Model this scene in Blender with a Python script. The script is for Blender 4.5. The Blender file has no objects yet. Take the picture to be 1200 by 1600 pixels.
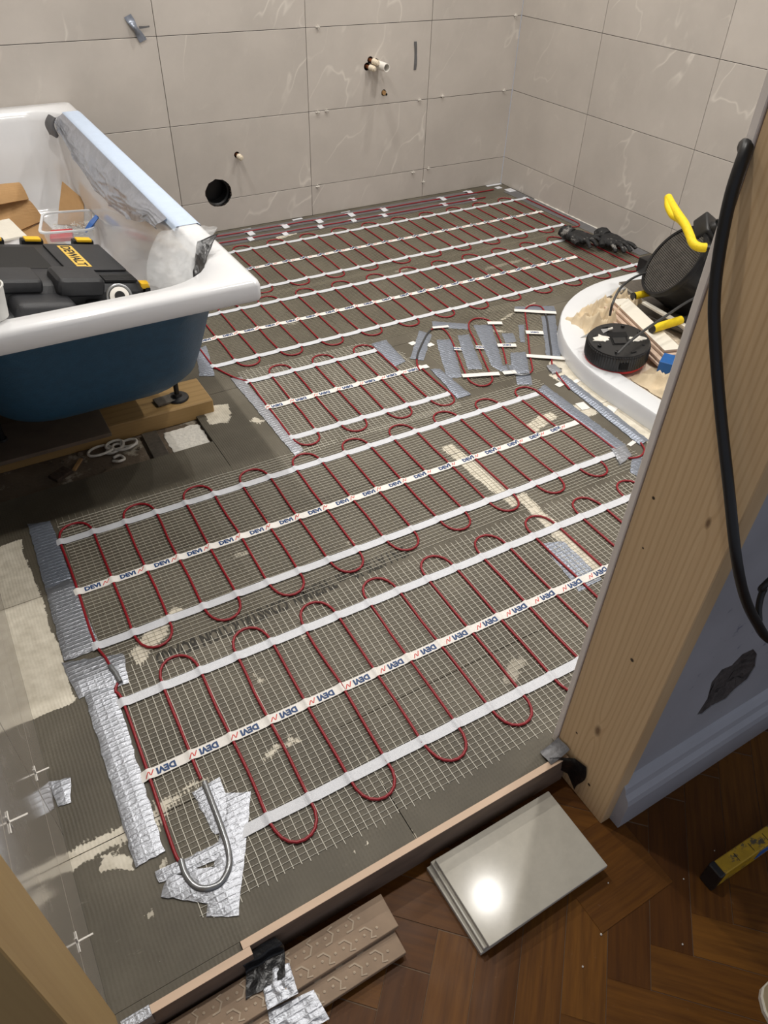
import bpy, bmesh, math, random
from mathutils import Vector, Matrix, noise
random.seed(7)
PI = math.pi
SC = bpy.context.scene
COL = SC.collection

# ------------------------------------------------------------------ camera
CAM_POS = Vector((-2.57823, -3.12347, 1.18815))
FPX = 1140.564
ROT = Matrix(((0.86179947, -0.50658062, 0.02603348), (-0.31559765, -0.57566289, -0.75432775), (0.39711433, 0.64186315, -0.65598163)))
# re-orthonormalise (rows: image right, image down, view direction)
r0 = Vector(ROT[0]).normalized(); r2 = Vector(ROT[2]); r2 = (r2 - r0 * r2.dot(r0)).normalized(); r1 = r2.cross(r0)
cam_d = bpy.data.cameras.new('camera')
cam = bpy.data.objects.new('camera', cam_d); COL.objects.link(cam); SC.camera = cam
cam_d.sensor_fit = 'HORIZONTAL'; cam_d.sensor_width = 36.0; cam_d.lens = 36.0 * FPX / 1200.0
cam_d.clip_start = 0.02; cam_d.clip_end = 50
mw = Matrix.Identity(4)
for i in range(3):
    mw[i][0] = r0[i]; mw[i][1] = -r1[i]; mw[i][2] = -r2[i]; mw[i][3] = CAM_POS[i]
cam.matrix_world = mw

# ------------------------------------------------------------------ world, lights, exposure
W = bpy.data.worlds.new('world'); SC.world = W; W.use_nodes = True
W.node_tree.nodes['Background'].inputs[0].default_value = (0.84, 0.88, 1.0, 1)
W.node_tree.nodes['Background'].inputs[1].default_value = 0.34
SC.view_settings.view_transform = 'Standard'; SC.view_settings.look = 'None'
SC.view_settings.gamma = 1; SC.view_settings.use_curve_mapping = False
SC.view_settings.exposure = 0.0
CEIL = 2.36
DOWNLIGHTS = [(-2.2, -0.5, 1.0), (-1.37, -0.5, 1.0), (-0.5, -0.5, 1.0), (-2.2, -1.38, 1.0), (-0.5, -1.38, 1.0),
              (-2.2, -2.24, .8), (-1.36, -2.2, 1.0), (-0.5, -2.24, 1.0)]
LAMP_W = 42.0
LAMP_COL = (1.0, 0.965, 0.915)


def ray(px, py):
    return r0 * ((px - 600) / FPX) + r1 * ((py - 800) / FPX) + r2

def G(px, py, z=0.0):                       # photo pixel -> point on a horizontal plane of the room
    d = ray(px, py); return CAM_POS + d * ((z - CAM_POS.z) / d.z)

def GY(px, py, y=0.0):
    d = ray(px, py); return CAM_POS + d * ((y - CAM_POS.y) / d.y)

def GX(px, py, x=0.0):
    d = ray(px, py); return CAM_POS + d * ((x - CAM_POS.x) / d.x)

# ------------------------------------------------------------------ materials
def lin(c):
    return tuple(((v / 255) / 12.92 if v / 255 <= .04045 else ((v / 255 + .055) / 1.055) ** 2.4) for v in c) + (1,)

class NT:
    def __init__(self, name):
        self.m = bpy.data.materials.new(name); self.m.use_nodes = True
        self.t = self.m.node_tree; self.n = self.t.nodes; self.l = self.t.links
        self.b = self.n['Principled BSDF']; self.out = self.n['Material Output']
    def new(self, t, **k):
        nd = self.n.new(t)
        for a, v in k.items(): setattr(nd, a, v)
        return nd
    def set(self, sock, v):
        if isinstance(v, bpy.types.NodeSocket): self.l.new(v, sock)
        else: sock.default_value = v
    def math(self, op, a, b=0.0, c=None, clamp=False):
        n = self.new('ShaderNodeMath', operation=op, use_clamp=clamp)
        self.set(n.inputs[0], a); self.set(n.inputs[1], b)
        if c is not None: self.set(n.inputs[2], c)
        return n.outputs[0]
    def coord(self, kind='Object'):
        if kind == 'World': return self.new('ShaderNodeNewGeometry').outputs['Position']
        return self.new('ShaderNodeTexCoord').outputs[kind]
    def mapping(self, v, loc=(0, 0, 0), rot=(0, 0, 0), scale=(1, 1, 1)):
        n = self.new('ShaderNodeMapping'); self.l.new(v, n.inputs[0])
        n.inputs[1].default_value = loc; n.inputs[2].default_value = rot; n.inputs[3].default_value = scale
        return n.outputs[0]
    def noise(self, v, scale, detail=4, rough=.55, dist=0):
        n = self.new('ShaderNodeTexNoise'); self.l.new(v, n.inputs['Vector'])
        n.inputs['Scale'].default_value = scale; n.inputs['Detail'].default_value = detail
        n.inputs['Roughness'].default_value = rough; n.inputs['Distortion'].default_value = dist
        return n.outputs['Fac']
    def ramp(self, f, stops):
        n = self.new('ShaderNodeValToRGB'); self.l.new(f, n.inputs[0]); e = n.color_ramp.elements
        while len(e) < len(stops): e.new(.5)
        for i, (p, c) in enumerate(stops):
            e[i].position = p; e[i].color = c if len(c) == 4 else tuple(c) + (1,)
        return n.outputs[0]
    def mix(self, f, a, b, blend='MIX'):
        n = self.new('ShaderNodeMix', data_type='RGBA', blend_type=blend)
        self.set(n.inputs[0], f); self.set(n.inputs[6], a); self.set(n.inputs[7], b); return n.outputs[2]
    def bump(self, h, dist=.001, strength=1.0, normal=None):
        n = self.new('ShaderNodeBump'); self.l.new(h, n.inputs['Height'])
        n.inputs['Distance'].default_value = dist; n.inputs['Strength'].default_value = strength
        if normal: self.l.new(normal, n.inputs['Normal'])
        return n.outputs[0]
    def fin(self, col=None, rough=None, metal=None, normal=None):
        if col is not None: self.set(self.b.inputs['Base Color'], col)
        if rough is not None: self.set(self.b.inputs['Roughness'], rough)
        if metal is not None: self.set(self.b.inputs['Metallic'], metal)
        if normal is not None: self.l.new(normal, self.b.inputs['Normal'])
        return self.m

def plain(name, c, rough=.5, metal=0., var=.10, scale=40, bump=0., bscale=150, stretch=(1, 1, 1), coat=0., dirt=None, dscale=30, dth=.62):
    t = NT(name); v = t.mapping(t.coord('Object'), scale=stretch)
    f = t.noise(v, scale, 5)
    c1 = lin(c); d = tuple(x * (1 - var) for x in c1[:3]) + (1,); u = tuple(min(1, x * (1 + var)) for x in c1[:3]) + (1,)
    col = t.ramp(f, [(.3, d), (.7, u)])
    if dirt:
        g = t.noise(v, dscale, 6, .65)
        k = t.ramp(g, [(dth, (0, 0, 0)), (dth + .06, (1, 1, 1))])
        col = t.mix(k, col, lin(dirt))
    nrm = t.bump(t.noise(v, bscale, 3), bump) if bump else None
    t.fin(col, rough, metal, nrm)
    if coat: t.b.inputs['Coat Weight'].default_value = coat; t.b.inputs['Coat Roughness'].default_value = .08
    return t.m

def mat_tile(name, base, rough, vein=.5, seed=0.):
    t = NT(name); p = t.coord('World')
    oi = t.new('ShaderNodeObjectInfo')
    off = t.new('ShaderNodeVectorMath', operation='SCALE'); off.inputs[0].default_value = (3.1, 5.7, 2.3)
    t.l.new(oi.outputs['Random'], off.inputs['Scale'])
    add = t.new('ShaderNodeVectorMath', operation='ADD'); t.l.new(p, add.inputs[0]); t.l.new(off.outputs[0], add.inputs[1])
    q = add.outputs[0]
    cl = t.noise(q, 3.0, 8, .62)
    b = lin(base)
    col = t.ramp(cl, [(.3, tuple(x * .90 for x in b[:3])), (.7, tuple(min(1, x * 1.08) for x in b[:3]))])
    dt = t.new('ShaderNodeVectorMath', operation='DOT_PRODUCT'); t.l.new(q, dt.inputs[0]); dt.inputs[1].default_value = (.408, -.408, .816)
    al = t.new('ShaderNodeVectorMath', operation='SCALE'); al.inputs[0].default_value = (.408 * .95, -.408 * .95, .816 * .95); t.l.new(dt.outputs['Value'], al.inputs['Scale'])
    sb = t.new('ShaderNodeVectorMath', operation='SUBTRACT'); t.l.new(q, sb.inputs[0]); t.l.new(al.outputs[0], sb.inputs[1]); sq = sb.outputs[0]
    n1 = t.noise(sq, 4.5, 3, .5, .1)
    vn = t.math('ABSOLUTE', t.math('SUBTRACT', n1, .5))
    vm = t.ramp(vn, [(0.0, (1, 1, 1)), (.010, (0, 0, 0))])
    gate = t.ramp(t.noise(q, 2.3, 3), [(.48, (0, 0, 0)), (.62, (1, 1, 1))])
    vf = t.math('MULTIPLY', t.math('MULTIPLY', vm, gate), vein)
    col = t.mix(vf, col, lin((236, 230, 220)))
    sc = t.ramp(t.noise(sq, 16, 8, .7, .4), [(.58, (0, 0, 0)), (.72, (1, 1, 1))])
    col = t.mix(t.math('MULTIPLY', sc, .22), col, lin((222, 216, 206)))
    rn = t.math('ADD', t.math('MULTIPLY', t.noise(q, 14, 4), .12), rough - .06)
    return t.fin(col, rn, 0, t.bump(t.noise(q, 25, 5), .0006, .35))

def mat_wood(name, light, dark, rough=.55, knots=(), holes=(), ring=46., along='z'):
    t = NT(name); p = t.coord('Object')
    sc = {'z': (1, 1, .09), 'x': (.09, 1, 1), 'y': (1, .09, 1)}[along]
    w = t.mapping(p, scale=sc)
    warp = t.noise(w, 5.0, 3, .5)
    sep = t.new('ShaderNodeSeparateXYZ'); t.l.new(p, sep.inputs[0])
    axis = {'z': 1, 'x': 1, 'y': 0}[along]
    u = t.math('ADD', sep.outputs[axis], t.math('MULTIPLY', warp, .055))
    kn_dark = None
    for (ky, kz, kr) in knots:
        dy = t.math('SUBTRACT', sep.outputs[1], ky); dz = t.math('MULTIPLY', t.math('SUBTRACT', sep.outputs[2], kz), .42)
        d = t.math('SQRT', t.math('ADD', t.math('MULTIPLY', dy, dy), t.math('MULTIPLY', dz, dz)))
        push = t.math('MULTIPLY', t.math('DIVIDE', kr * kr, t.math('ADD', t.math('MULTIPLY', d, d), kr * kr)), kr * 1.6)
        sgn = t.math('SIGN', dy)
        u = t.math('ADD', u, t.math('MULTIPLY', push, sgn))
        core = t.math('SMOOTH_MIN', 1.0, t.math('DIVIDE', d, kr), .2)
        core = t.ramp(core, [(.25, (1, 1, 1)), (.75, (0, 0, 0))])
        kn_dark = core if kn_dark is None else t.math('MAXIMUM', kn_dark, core)
    wv = t.math('SINE', t.math('MULTIPLY', u, ring * 6.283))
    rings = t.ramp(t.math('MULTIPLY_ADD', wv, .5, .5), [(.55, (0, 0, 0)), (1.0, (1, 1, 1))])
    fib = t.noise(t.mapping(p, scale=tuple(s * 1.0 if s < 1 else 14 for s in sc)), 12, 3)
    col = t.mix(t.math('MULTIPLY', rings, .36), lin(light), lin(dark))
    col = t.mix(t.math('MULTIPLY', t.math('SUBTRACT', fib, .35), .55, clamp=True), col, lin(dark))
    if kn_dark is not None: col = t.mix(t.math('MULTIPLY', kn_dark, .8), col, lin((92, 60, 34)))
    for (ky, kz, kr) in holes:
        dy = t.math('SUBTRACT', sep.outputs[1], ky); dz = t.math('SUBTRACT', sep.outputs[2], kz)
        d = t.math('SQRT', t.math('ADD', t.math('MULTIPLY', dy, dy), t.math('MULTIPLY', dz, dz)))
        col = t.mix(t.ramp(t.math('DIVIDE', d, kr * 2), [(.3, (1, 1, 1)), (.5, (0, 0, 0))]), col, lin((52, 34, 20)))
    return t.fin(col, rough, 0, t.bump(fib, .0004, .5))

def mat_parquet():
    t = NT('parquet oak'); p = t.coord('Object'); oi = t.new('ShaderNodeObjectInfo')
    off = t.new('ShaderNodeVectorMath', operation='SCALE'); off.inputs[0].default_value = (7, 9, 3); t.l.new(oi.outputs['Random'], off.inputs['Scale'])
    add = t.new('ShaderNodeVectorMath', operation='ADD'); t.l.new(p, add.inputs[0]); t.l.new(off.outputs[0], add.inputs[1])
    g = t.noise(t.mapping(add.outputs[0], scale=(2, 30, 30)), 4, 5, .6)
    base = t.ramp(oi.outputs['Random'], [(0, lin((86, 50, 14))), (.5, lin((106, 66, 20))), (1, lin((124, 80, 26)))])
    col = t.mix(t.ramp(g, [(.35, (0, 0, 0)), (.7, (1, 1, 1))]), base, t.mix(.55, base, lin((56, 28, 8))))
    dust = t.ramp(t.noise(t.coord('World'), 60, 8, .75), [(.64, (0, 0, 0)), (.76, (1, 1, 1))])
    col = t.mix(t.math('MULTIPLY', dust, .35), col, lin((150, 126, 104)))
    r = t.math('ADD', .34, t.math('MULTIPLY', t.noise(t.coord('World'), 18, 5), .28))
    t.b.inputs['Specular IOR Level'].default_value = .2
    return t.fin(col, r, 0, t.bump(g, .0004, .4))

# thinset smears on the floor boards: (cx, cy, half x, half y, angle, raggedness, strength)
PATCH = [
    (-2.700, -1.895, .052, .255, .02, .5, 1.),
    (-2.66, -2.446, .07, .017, .0, 1.3, 1.), (-2.53, -2.425, .05, .016, .14, 1.7, .95), (-2.655, -2.49, .03, .018, -.5, 1.1, 1.), (-2.37, -2.432, .05, .005, .1, 1.3, .9),
    (-2.46, -2.06, .075, .018, .62, 1.3, 1.), (-2.226, -2.62, .0016, .10, 0, .3, .8),
    (-1.555, -1.95, .022, .15, .06, .7, 1.), (-1.525, -2.22, .020, .16, -.06, .7, 1.), (-1.25, -1.835, .060, .022, .2, .9, 1.),
    (-1.015, -1.865, .042, .23, .0, .5, 1.), (-.955, -1.61, .035, .05, .5, .8, .9), (-1.095, -1.845, .026, .036, .1, .8, .9),
    (-2.065, -1.36, .035, .055, -.3, .9, 1.), (-2.075, -1.245, .02, .03, .1, 1.2, .8), (-1.98, -1.44, .010, .014, .3, 1.2, .8),
    (-.86, -1.23, .11, .004, .25, .9, .9), (-1.02, -1.32, .08, .004, -.65, .9, .8), (-1.30, -.175, .05, .010, .2, .6, 1.),
    (-2.24, -1.93, .035, .005, -.1, 1.0, .6), (-2.2, -2.22, .011, .009, 0, .9, .9), (-2.08, -2.33, .012, .009, .3, 1.0, .8),
    (-1.88, -2.50, .03, .008, .4, 1.6, .45), (-1.62, -.93, .03, .006, .1, 1.2, .5), (-.62, -.86, .12, .008, .05, 1.2, .4), (-1.05, -.72, .03, .006, .1, 1.2, .5),
    (-2.30, -2.655, .008, .005, .2, .3, 1.), (-2.325, -2.66, .005, .004, .2, .3, 1.), (-2.33, -2.27, .008, .015, .3, 1.0, .7), (-1.98, -2.02, .014, .009, .2, 1.1, .8),
    (-2.60, -2.53, .012, .003, .9, .5, .8), (-2.635, -2.585, .010, .004, .8, .9, .7),
]

def smear_at(x, y):
    best, st_ = -9., 0.
    for (cx, cy, hx, hy, a, rg, st) in PATCH:
        dx, dy = x - cx, y - cy; c, s = math.cos(a), math.sin(a)
        u = abs(dx * c + dy * s) - hx; v = abs(-dx * s + dy * c) - hy
        k = -max(u, v) / rg
        if k > best: best, st_ = k, st
    return best, st_

def mat_board():
    t = NT('cement backer board'); p = t.coord('World')
    cl = t.noise(p, 4.5, 7, .6)
    col = t.ramp(cl, [(.28, lin((74, 68, 56))), (.5, lin((90, 84, 71))), (.75, lin((110, 104, 91)))])
    # fine embossed glass-fibre ridges, in both directions
    s = t.new('ShaderNodeSeparateXYZ'); t.l.new(p, s.inputs[0])
    wob = t.math('MULTIPLY', t.noise(p, 14, 3), .006)
    rx = t.math('SINE', t.math('MULTIPLY', t.math('ADD', s.outputs[0], wob), 6.283 / .0062))
    ry = t.math('SINE', t.math('MULTIPLY', t.math('ADD', s.outputs[1], wob), 6.283 / .0075))
    gate = t.math('ADD', .25, t.ramp(t.noise(p, 3.2, 4, .6), [(.38, (0, 0, 0)), (.62, (1, 1, 1))]))
    ridg = t.math('MULTIPLY', gate, t.math('ADD', t.math('MULTIPLY', rx, .42), t.math('MULTIPLY', ry, .22)))
    col = t.mix(t.ramp(ridg, [(.25, (0, 0, 0)), (.75, (.42, .42, .42))]), col, lin((70, 64, 52)))
    scuff = t.ramp(t.noise(t.mapping(p, rot=(0, 0, .6), scale=(1, 4, 1)), 12, 9, .78), [(.62, (0, 0, 0)), (.72, (1, 1, 1))])
    col = t.mix(t.math('MULTIPLY', scuff, .42), col, lin((176, 168, 152)))
    n_e = t.noise(p, 55, 5, .7); n_c = t.noise(p, 9, 3, .5)
    jag = t.math('ADD', t.math('MULTIPLY', t.math('SUBTRACT', n_e, .5), .030), t.math('MULTIPLY', t.math('SUBTRACT', n_c, .5), .05))
    jag = t.math('ADD', jag, t.math('MULTIPLY', ridg, .004))
    at = t.new('ShaderNodeAttribute', attribute_name='smear'); at2 = t.new('ShaderNodeAttribute', attribute_name='smear_strength')
    tot = t.math('MULTIPLY', t.math('MULTIPLY', t.math('SUBTRACT', at.outputs['Fac'], jag), 420., clamp=True), at2.outputs['Fac'])
    sp_n = t.ramp(t.noise(p, 130, 4, .6), [(.72, (0, 0, 0)), (.76, (1, 1, 1))])
    tot = t.math('MAXIMUM', tot, t.math('MULTIPLY', sp_n, .5))
    col = t.mix(tot, col, t.ramp(t.noise(p, 40, 5), [(.3, lin((196, 188, 170))), (.7, lin((226, 219, 202)))]))
    h = t.math('ADD', t.math('MULTIPLY', ridg, .4), t.math('MULTIPLY', tot, 1.5))
    h = t.math('ADD', h, t.math('MULTIPLY', n_e, .8))
    return t.fin(col, t.math('ADD', .55, t.math('MULTIPLY', cl, .15)), 0, t.bump(h, .0009, .8))

def mat_foil(name, c=(176, 180, 186), rough=.34, metal=.75, wr=260., amt=.0009, gridk=.28):
    t = NT(name); p = t.coord('World')
    n1 = t.noise(t.mapping(p, rot=(0, 0, .1), scale=(1, 1.6, 1)), wr * .35, 4, .6, .6)
    n2 = t.noise(p, wr * 1.6, 3, .6)
    s = t.new('ShaderNodeSeparateXYZ'); t.l.new(p, s.inputs[0])
    th = t.math('SINE', t.math('MULTIPLY', s.outputs[1], 6.283 / .0103)); th = t.math('POWER', t.math('MULTIPLY_ADD', th, .5, .5), 4)
    tv = t.math('SINE', t.math('MULTIPLY', s.outputs[0], 6.283 / .0148)); tv = t.math('POWER', t.math('MULTIPLY_ADD', tv, .5, .5), 5)
    h = t.math('ADD', t.math('ADD', n1, t.math('MULTIPLY', n2, .35)), t.math('MULTIPLY', t.math('MAXIMUM', th, t.math('MULTIPLY', tv, .6)), gridk))
    b = lin(c)
    col = t.ramp(n1, [(.3, tuple(x * .82 for x in b[:3])), (.7, b)])
    return t.fin(col, rough, metal, t.bump(h, amt, .75))

def mat_clear(name, tint=(235, 238, 240), rough=.18, clear=.62):
    t = NT(name); tr = t.new('ShaderNodeBsdfTransparent'); mx = t.new('ShaderNodeMixShader')
    p = t.coord('Object')
    f = t.math('ADD', t.math('MULTIPLY', t.noise(p, 35, 5, .6), .35), 1 - clear - .17, clamp=True)
    t.l.new(f, mx.inputs[0]); t.l.new(tr.outputs[0], mx.inputs[1]); t.l.new(t.b.outputs[0], mx.inputs[2])
    t.l.new(mx.outputs[0], t.out.inputs[0])
    t.fin(lin(tint), rough, 0, t.bump(t.noise(p, 60, 4, .6, .5), .004, .8))
    return t.m

def mat_emit(name, c, s):
    t = NT(name); t.b.inputs['Emission Color'].default_value = lin(c); t.b.inputs['Emission Strength'].default_value = s
    return t.fin(lin(c), .4)

M = {}
M['tile'] = mat_tile('beige stone tile', (196, 189, 181), .38, .55)
M['tile_gloss'] = mat_tile('glossy grey tile', (150, 143, 133), .13, .2)
M['grout'] = plain('dark joint', (52, 48, 44), .9)
M['edge_white'] = plain('pale plasterboard edge', (240, 232, 224), .8, var=.03)
M['plaster'] = plain('white plaster', (214, 210, 202), .8)
M['lavender'] = plain('pale lavender paint', (172, 173, 180), .5, var=.06, scale=9, bump=.0006, bscale=30, dirt=(120, 122, 140), dscale=22, dth=.66)
M['skirt'] = plain('lavender skirting paint', (176, 178, 186), .38, var=.05, scale=14, dirt=(104, 96, 100), dscale=40, dth=.70)
M['rubble'] = plain('broken plaster', (78, 72, 70), .95, var=.4, scale=60, bump=.006, bscale=70)
M['screed'] = plain('dusty screed', (110, 97, 82), .9, var=.25, scale=12, bump=.003, bscale=90, dirt=(176, 168, 152), dscale=9, dth=.58)
M['board'] = mat_board()
M['board_print'] = plain('faded black print', (50, 47, 41), .8, var=.35, scale=160)
M['pine_post'] = mat_wood('pine post', (222, 192, 150), (190, 152, 106), .5, knots=[(-2.735, .13, .010), (-2.77, .62, .006)],
                          holes=[(-2.745, .33, .004), (-2.70, .075, .0028), (-2.69, .60, .003), (-2.70, .52, .002), (-2.757, -.01, .004)], ring=110)
M['pine_post2'] = mat_wood('pine post old', (178, 150, 102), (150, 120, 76), .6, ring=9)
M['pine_beam'] = mat_wood('pine beam', (170, 138, 88), (134, 104, 60), .6, ring=40, along='x')
M['mdf'] = plain('grey brown board', (112, 98, 84), .75, var=.12, scale=20)
M['parquet'] = mat_parquet()
M['hall_base'] = plain('dusty joint filler', (112, 92, 74), .9)
M['ply_edge'] = plain('pale pink wood edge', (214, 186, 160), .6, var=.06, stretch=(.2, 1, 1))
M['thr_face'] = plain('cement coated strip', (124, 106, 92), .75, var=.22, scale=30, stretch=(.3, 1, 1), bump=.0006)
M['red'] = plain('red cable sheath', (142, 22, 34), .38, var=.08)
M['grey_sleeve'] = plain('grey shrink sleeve', (140, 142, 144), .2, .55, var=.08)
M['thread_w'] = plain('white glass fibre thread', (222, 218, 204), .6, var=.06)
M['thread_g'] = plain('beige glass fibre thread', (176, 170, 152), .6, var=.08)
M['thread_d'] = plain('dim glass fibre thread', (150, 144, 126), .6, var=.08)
M['tape_w'] = plain('white fabric tape', (212, 214, 219), .4, var=.04, scale=140, bump=.0005, bscale=400)
M['tape_p'] = plain('printed white tape', (234, 230, 224), .5, var=.03)
M['ink_blue'] = plain('blue print', (22, 62, 112), .55, var=.03)
M['ink_red'] = plain('red print', (206, 60, 52), .55, var=.03)
M['foil'] = mat_foil('silver foil tape', (174, 177, 184), .36, .75, 260., .0014, .4)
M['foil_d'] = mat_foil('dull silver duct tape', (150, 157, 170), .32, .55, 200., .0017, .6)
M['duct_grey'] = plain('grey duct tape', (108, 108, 110), .42, .2, var=.1, bump=.0008, bscale=160)
M['black_tape'] = plain('black tape', (24, 24, 26), .3, var=.2, bump=.002, bscale=60)
M['bath'] = plain('white enamel', (226, 227, 229), .2, var=.015, scale=6, coat=.4)
M['bath_out'] = plain('blue protective film', (38, 82, 112), .5, var=.10, scale=50, bump=.0006, bscale=300)
M['flap'] = plain('creased grey film', (168, 172, 182), .22, .35, var=.08, bump=.0015, bscale=60)
M['white_clear'] = plain('milky rim plastic', (222, 224, 226), .3, var=.03)
M['bath_tape'] = plain('pale blue tape', (196, 212, 234), .4, var=.03, bump=.0005, bscale=200)
M['card'] = plain('brown cardboard', (178, 140, 94), .8, var=.10, scale=18, stretch=(1, .3, 1))
M['paper'] = plain('cream board', (226, 220, 206), .6, var=.03)
M['toolbox'] = plain('black box plastic', (40, 41, 44), .48, var=.15, scale=30, bump=.0006, bscale=500, dirt=(84, 84, 84), dscale=16, dth=.66)
M['toolbox_d'] = plain('deep black plastic', (14, 14, 15), .6)
M['yellow'] = plain('yellow plastic', (238, 188, 30), .45, var=.06)
M['label_y'] = plain('yellow label', (226, 186, 84), .5, var=.06)
M['yellow_foam'] = plain('yellow foam grip', (240, 208, 22), .6, var=.06, scale=90, bump=.001, bscale=400, dirt=(96, 80, 24), dscale=70, dth=.66)
M['black_metal'] = plain('black painted metal', (26, 26, 27), .42, .2, var=.25, scale=30, dirt=(74, 70, 66), dscale=26, dth=.64)
M['black_plastic'] = plain('black plastic', (27, 27, 28), .36, var=.2, scale=40, dirt=(62, 62, 62), dscale=40, dth=.68)
M['grille'] = plain('dark wire grille', (120, 116, 110), .45, .4, var=.2)
M['rubber'] = plain('black rubber cable', (22, 22, 24), .4, var=.15)
M['rubber_g'] = plain('dark grey flex', (58, 58, 58), .45, var=.12)
M['paste'] = plain('white dried adhesive', (222, 218, 208), .8, var=.12, scale=90, bump=.002, bscale=120)
M['steel'] = plain('steel', (176, 178, 180), .28, .95, var=.06)
M['red_plastic'] = plain('red plastic', (196, 28, 36), .4, var=.06)
M['blue_plastic'] = plain('blue plastic', (36, 104, 190), .4, var=.08)
M['blue_box'] = plain('blue printed box', (28, 92, 160), .45, var=.10, dirt=(150, 176, 200), dscale=60, dth=.68)
M['white_plastic'] = plain('white plastic', (232, 228, 220), .35, var=.03)
M['cream_cap'] = plain('cream push fit cap', (226, 214, 192), .4, var=.05)
M['copper'] = plain('dull copper', (150, 96, 66), .4, .8, var=.2)
M['hole_dark'] = plain('dark hole', (9, 8, 8), .95)
M['waste'] = plain('black waste pipe', (20, 20, 21), .35, var=.2)
M['brick'] = plain('rough hole edge', (74, 60, 50), .95, var=.3, scale=90, bump=.004, bscale=120)
M['tray'] = plain('white acrylic tray', (224, 226, 228), .25, var=.02, scale=8)
M['sheet'] = plain('cotton dust sheet', (206, 188, 158), .9, var=.10, scale=26, bump=.001, bscale=350)
M['sheet_w'] = plain('white dust sheet', (222, 206, 184), .9, var=.06, scale=26, bump=.001, bscale=350)
M['glove'] = plain('black work glove', (26, 26, 27), .7, var=.3, scale=60, bump=.002, bscale=160, dirt=(128, 126, 122), dscale=30, dth=.57)
M['tile_top'] = plain('polished porcelain', (190, 185, 172), .13, var=.05, scale=60)
M['tile_top'].node_tree.nodes['Principled BSDF'].inputs['Specular IOR Level'].default_value = .16
M['tile_edge'] = plain('porcelain edge', (188, 184, 174), .5, var=.08)
M['tile_side'] = plain('pinkish tile body', (196, 172, 152), .7, var=.08)
M['tile_dark'] = plain('dark speckled tile', (86, 80, 72), .4, var=.3, scale=90)
M['tile_back'] = plain('brown tile back', (150, 128, 106), .7, var=.10, scale=30)
M['tile_rib'] = plain('raised tile back rib', (176, 158, 136), .65, var=.06)
M['level'] = plain('scuffed yellow aluminium', (196, 158, 36), .45, .1, var=.2, scale=40, dirt=(92, 84, 66), dscale=44, dth=.56)
M['shoe'] = plain('cream leather', (196, 184, 152), .6, var=.05)
M['caulk'] = plain('white sealant', (226, 222, 212), .6, var=.06, bump=.003, bscale=40)
M['bag'] = mat_clear('clear crumpled plastic', clear=.80)
M['tub'] = mat_clear('clear plastic tub', clear=.80)
M['lens'] = mat_emit('lamp lens', (255, 248, 234), 12.)
M['cup'] = plain('translucent white cup', (214, 214, 210), .5, var=.06)

# ------------------------------------------------------------------ mesh helpers
def B(): return bmesh.new()

def finish(name, bm, mat, parent=None, smooth=False, autos=None):
    me = bpy.data.meshes.new(name); bmesh.ops.recalc_face_normals(bm, faces=bm.faces[:]); bm.to_mesh(me); bm.free()
    mats = mat if isinstance(mat, (list, tuple)) else [mat]
    for m in mats: me.materials.append(M[m])
    if smooth:
        for p in me.polygons: p.use_smooth = True
        if autos:
            try: me.set_sharp_from_angle(angle=math.radians(autos))
            except Exception: pass
    o = bpy.data.objects.new(name, me); COL.objects.link(o)
    if parent: o.parent = parent
    return o

def dupe(src, name=None, parent=None, loc=None, rot=None):
    o = src.copy(); COL.objects.link(o); o.parent = parent
    if loc is not None: o.location = loc
    if rot is not None: o.rotation_euler = rot
    return o

def tag(o, label, cat, group=None):
    o['label'] = label; o['category'] = cat
    if group: o['group'] = group
    return o

def thing(name, label, cat, loc=(0, 0, 0), rot=(0, 0, 0), group=None):
    o = bpy.data.objects.new(name, None); COL.objects.link(o); o.location = loc; o.rotation_euler = rot
    o.empty_display_size = .05
    return tag(o, label, cat, group)

def struct(o, label=None):
    o['kind'] = 'structure'
    if label: o['label'] = label
    return o

def box(bm, x0, x1, y0, y1, z0, z1, bev=0., seg=1, mx=None, mi=0):
    vs = [bm.verts.new((x, y, z)) for x in (x0, x1) for y in (y0, y1) for z in (z0, z1)]
    if mx is not None:
        for v in vs: v.co = mx @ v.co
    fs = [bm.faces.new([vs[i] for i in q]) for q in ((0, 1, 3, 2), (4, 6, 7, 5), (0, 4, 5, 1), (2, 3, 7, 6), (0, 2, 6, 4), (1, 5, 7, 3))]
    for f in fs: f.material_index = mi
    if bev:
        es = list({e for f in fs for e in f.edges})
        r = bmesh.ops.bevel(bm, geom=es, offset=bev, segments=seg, profile=.6, affect='EDGES')
        for f in r['faces']: f.material_index = mi
    return fs

def tube(bm, pts, r, n=8, caps=True, rs=None, mi=0):
    pts = [Vector(p) for p in pts]; N = len(pts); rings = []
    up = Vector((0, 0, 1)); prev = None
    for i, p in enumerate(pts):
        t = (pts[min(i + 1, N - 1)] - pts[max(i - 1, 0)])
        t = t.normalized() if t.length > 1e-9 else Vector((0, 0, 1))
        if prev is None:
            a = t.cross(up);
            if a.length < 1e-3: a = t.cross(Vector((1, 0, 0)))
        else:
            a = prev - t * prev.dot(t)
            if a.length < 1e-6: a = t.cross(up)
        a.normalize(); prev = a; b = t.cross(a)
        rr = rs[i] if rs else r
        rings.append([bm.verts.new(p + (a * math.cos(2 * PI * k / n) + b * math.sin(2 * PI * k / n)) * rr) for k in range(n)])
    for i in range(N - 1):
        for k in range(n):
            f = bm.faces.new((rings[i][k], rings[i][(k + 1) % n], rings[i + 1][(k + 1) % n], rings[i + 1][k])); f.material_index = mi
    if caps:
        f = bm.faces.new(rings[0][::-1]); f.material_index = mi
        f = bm.faces.new(rings[-1]); f.material_index = mi

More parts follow.
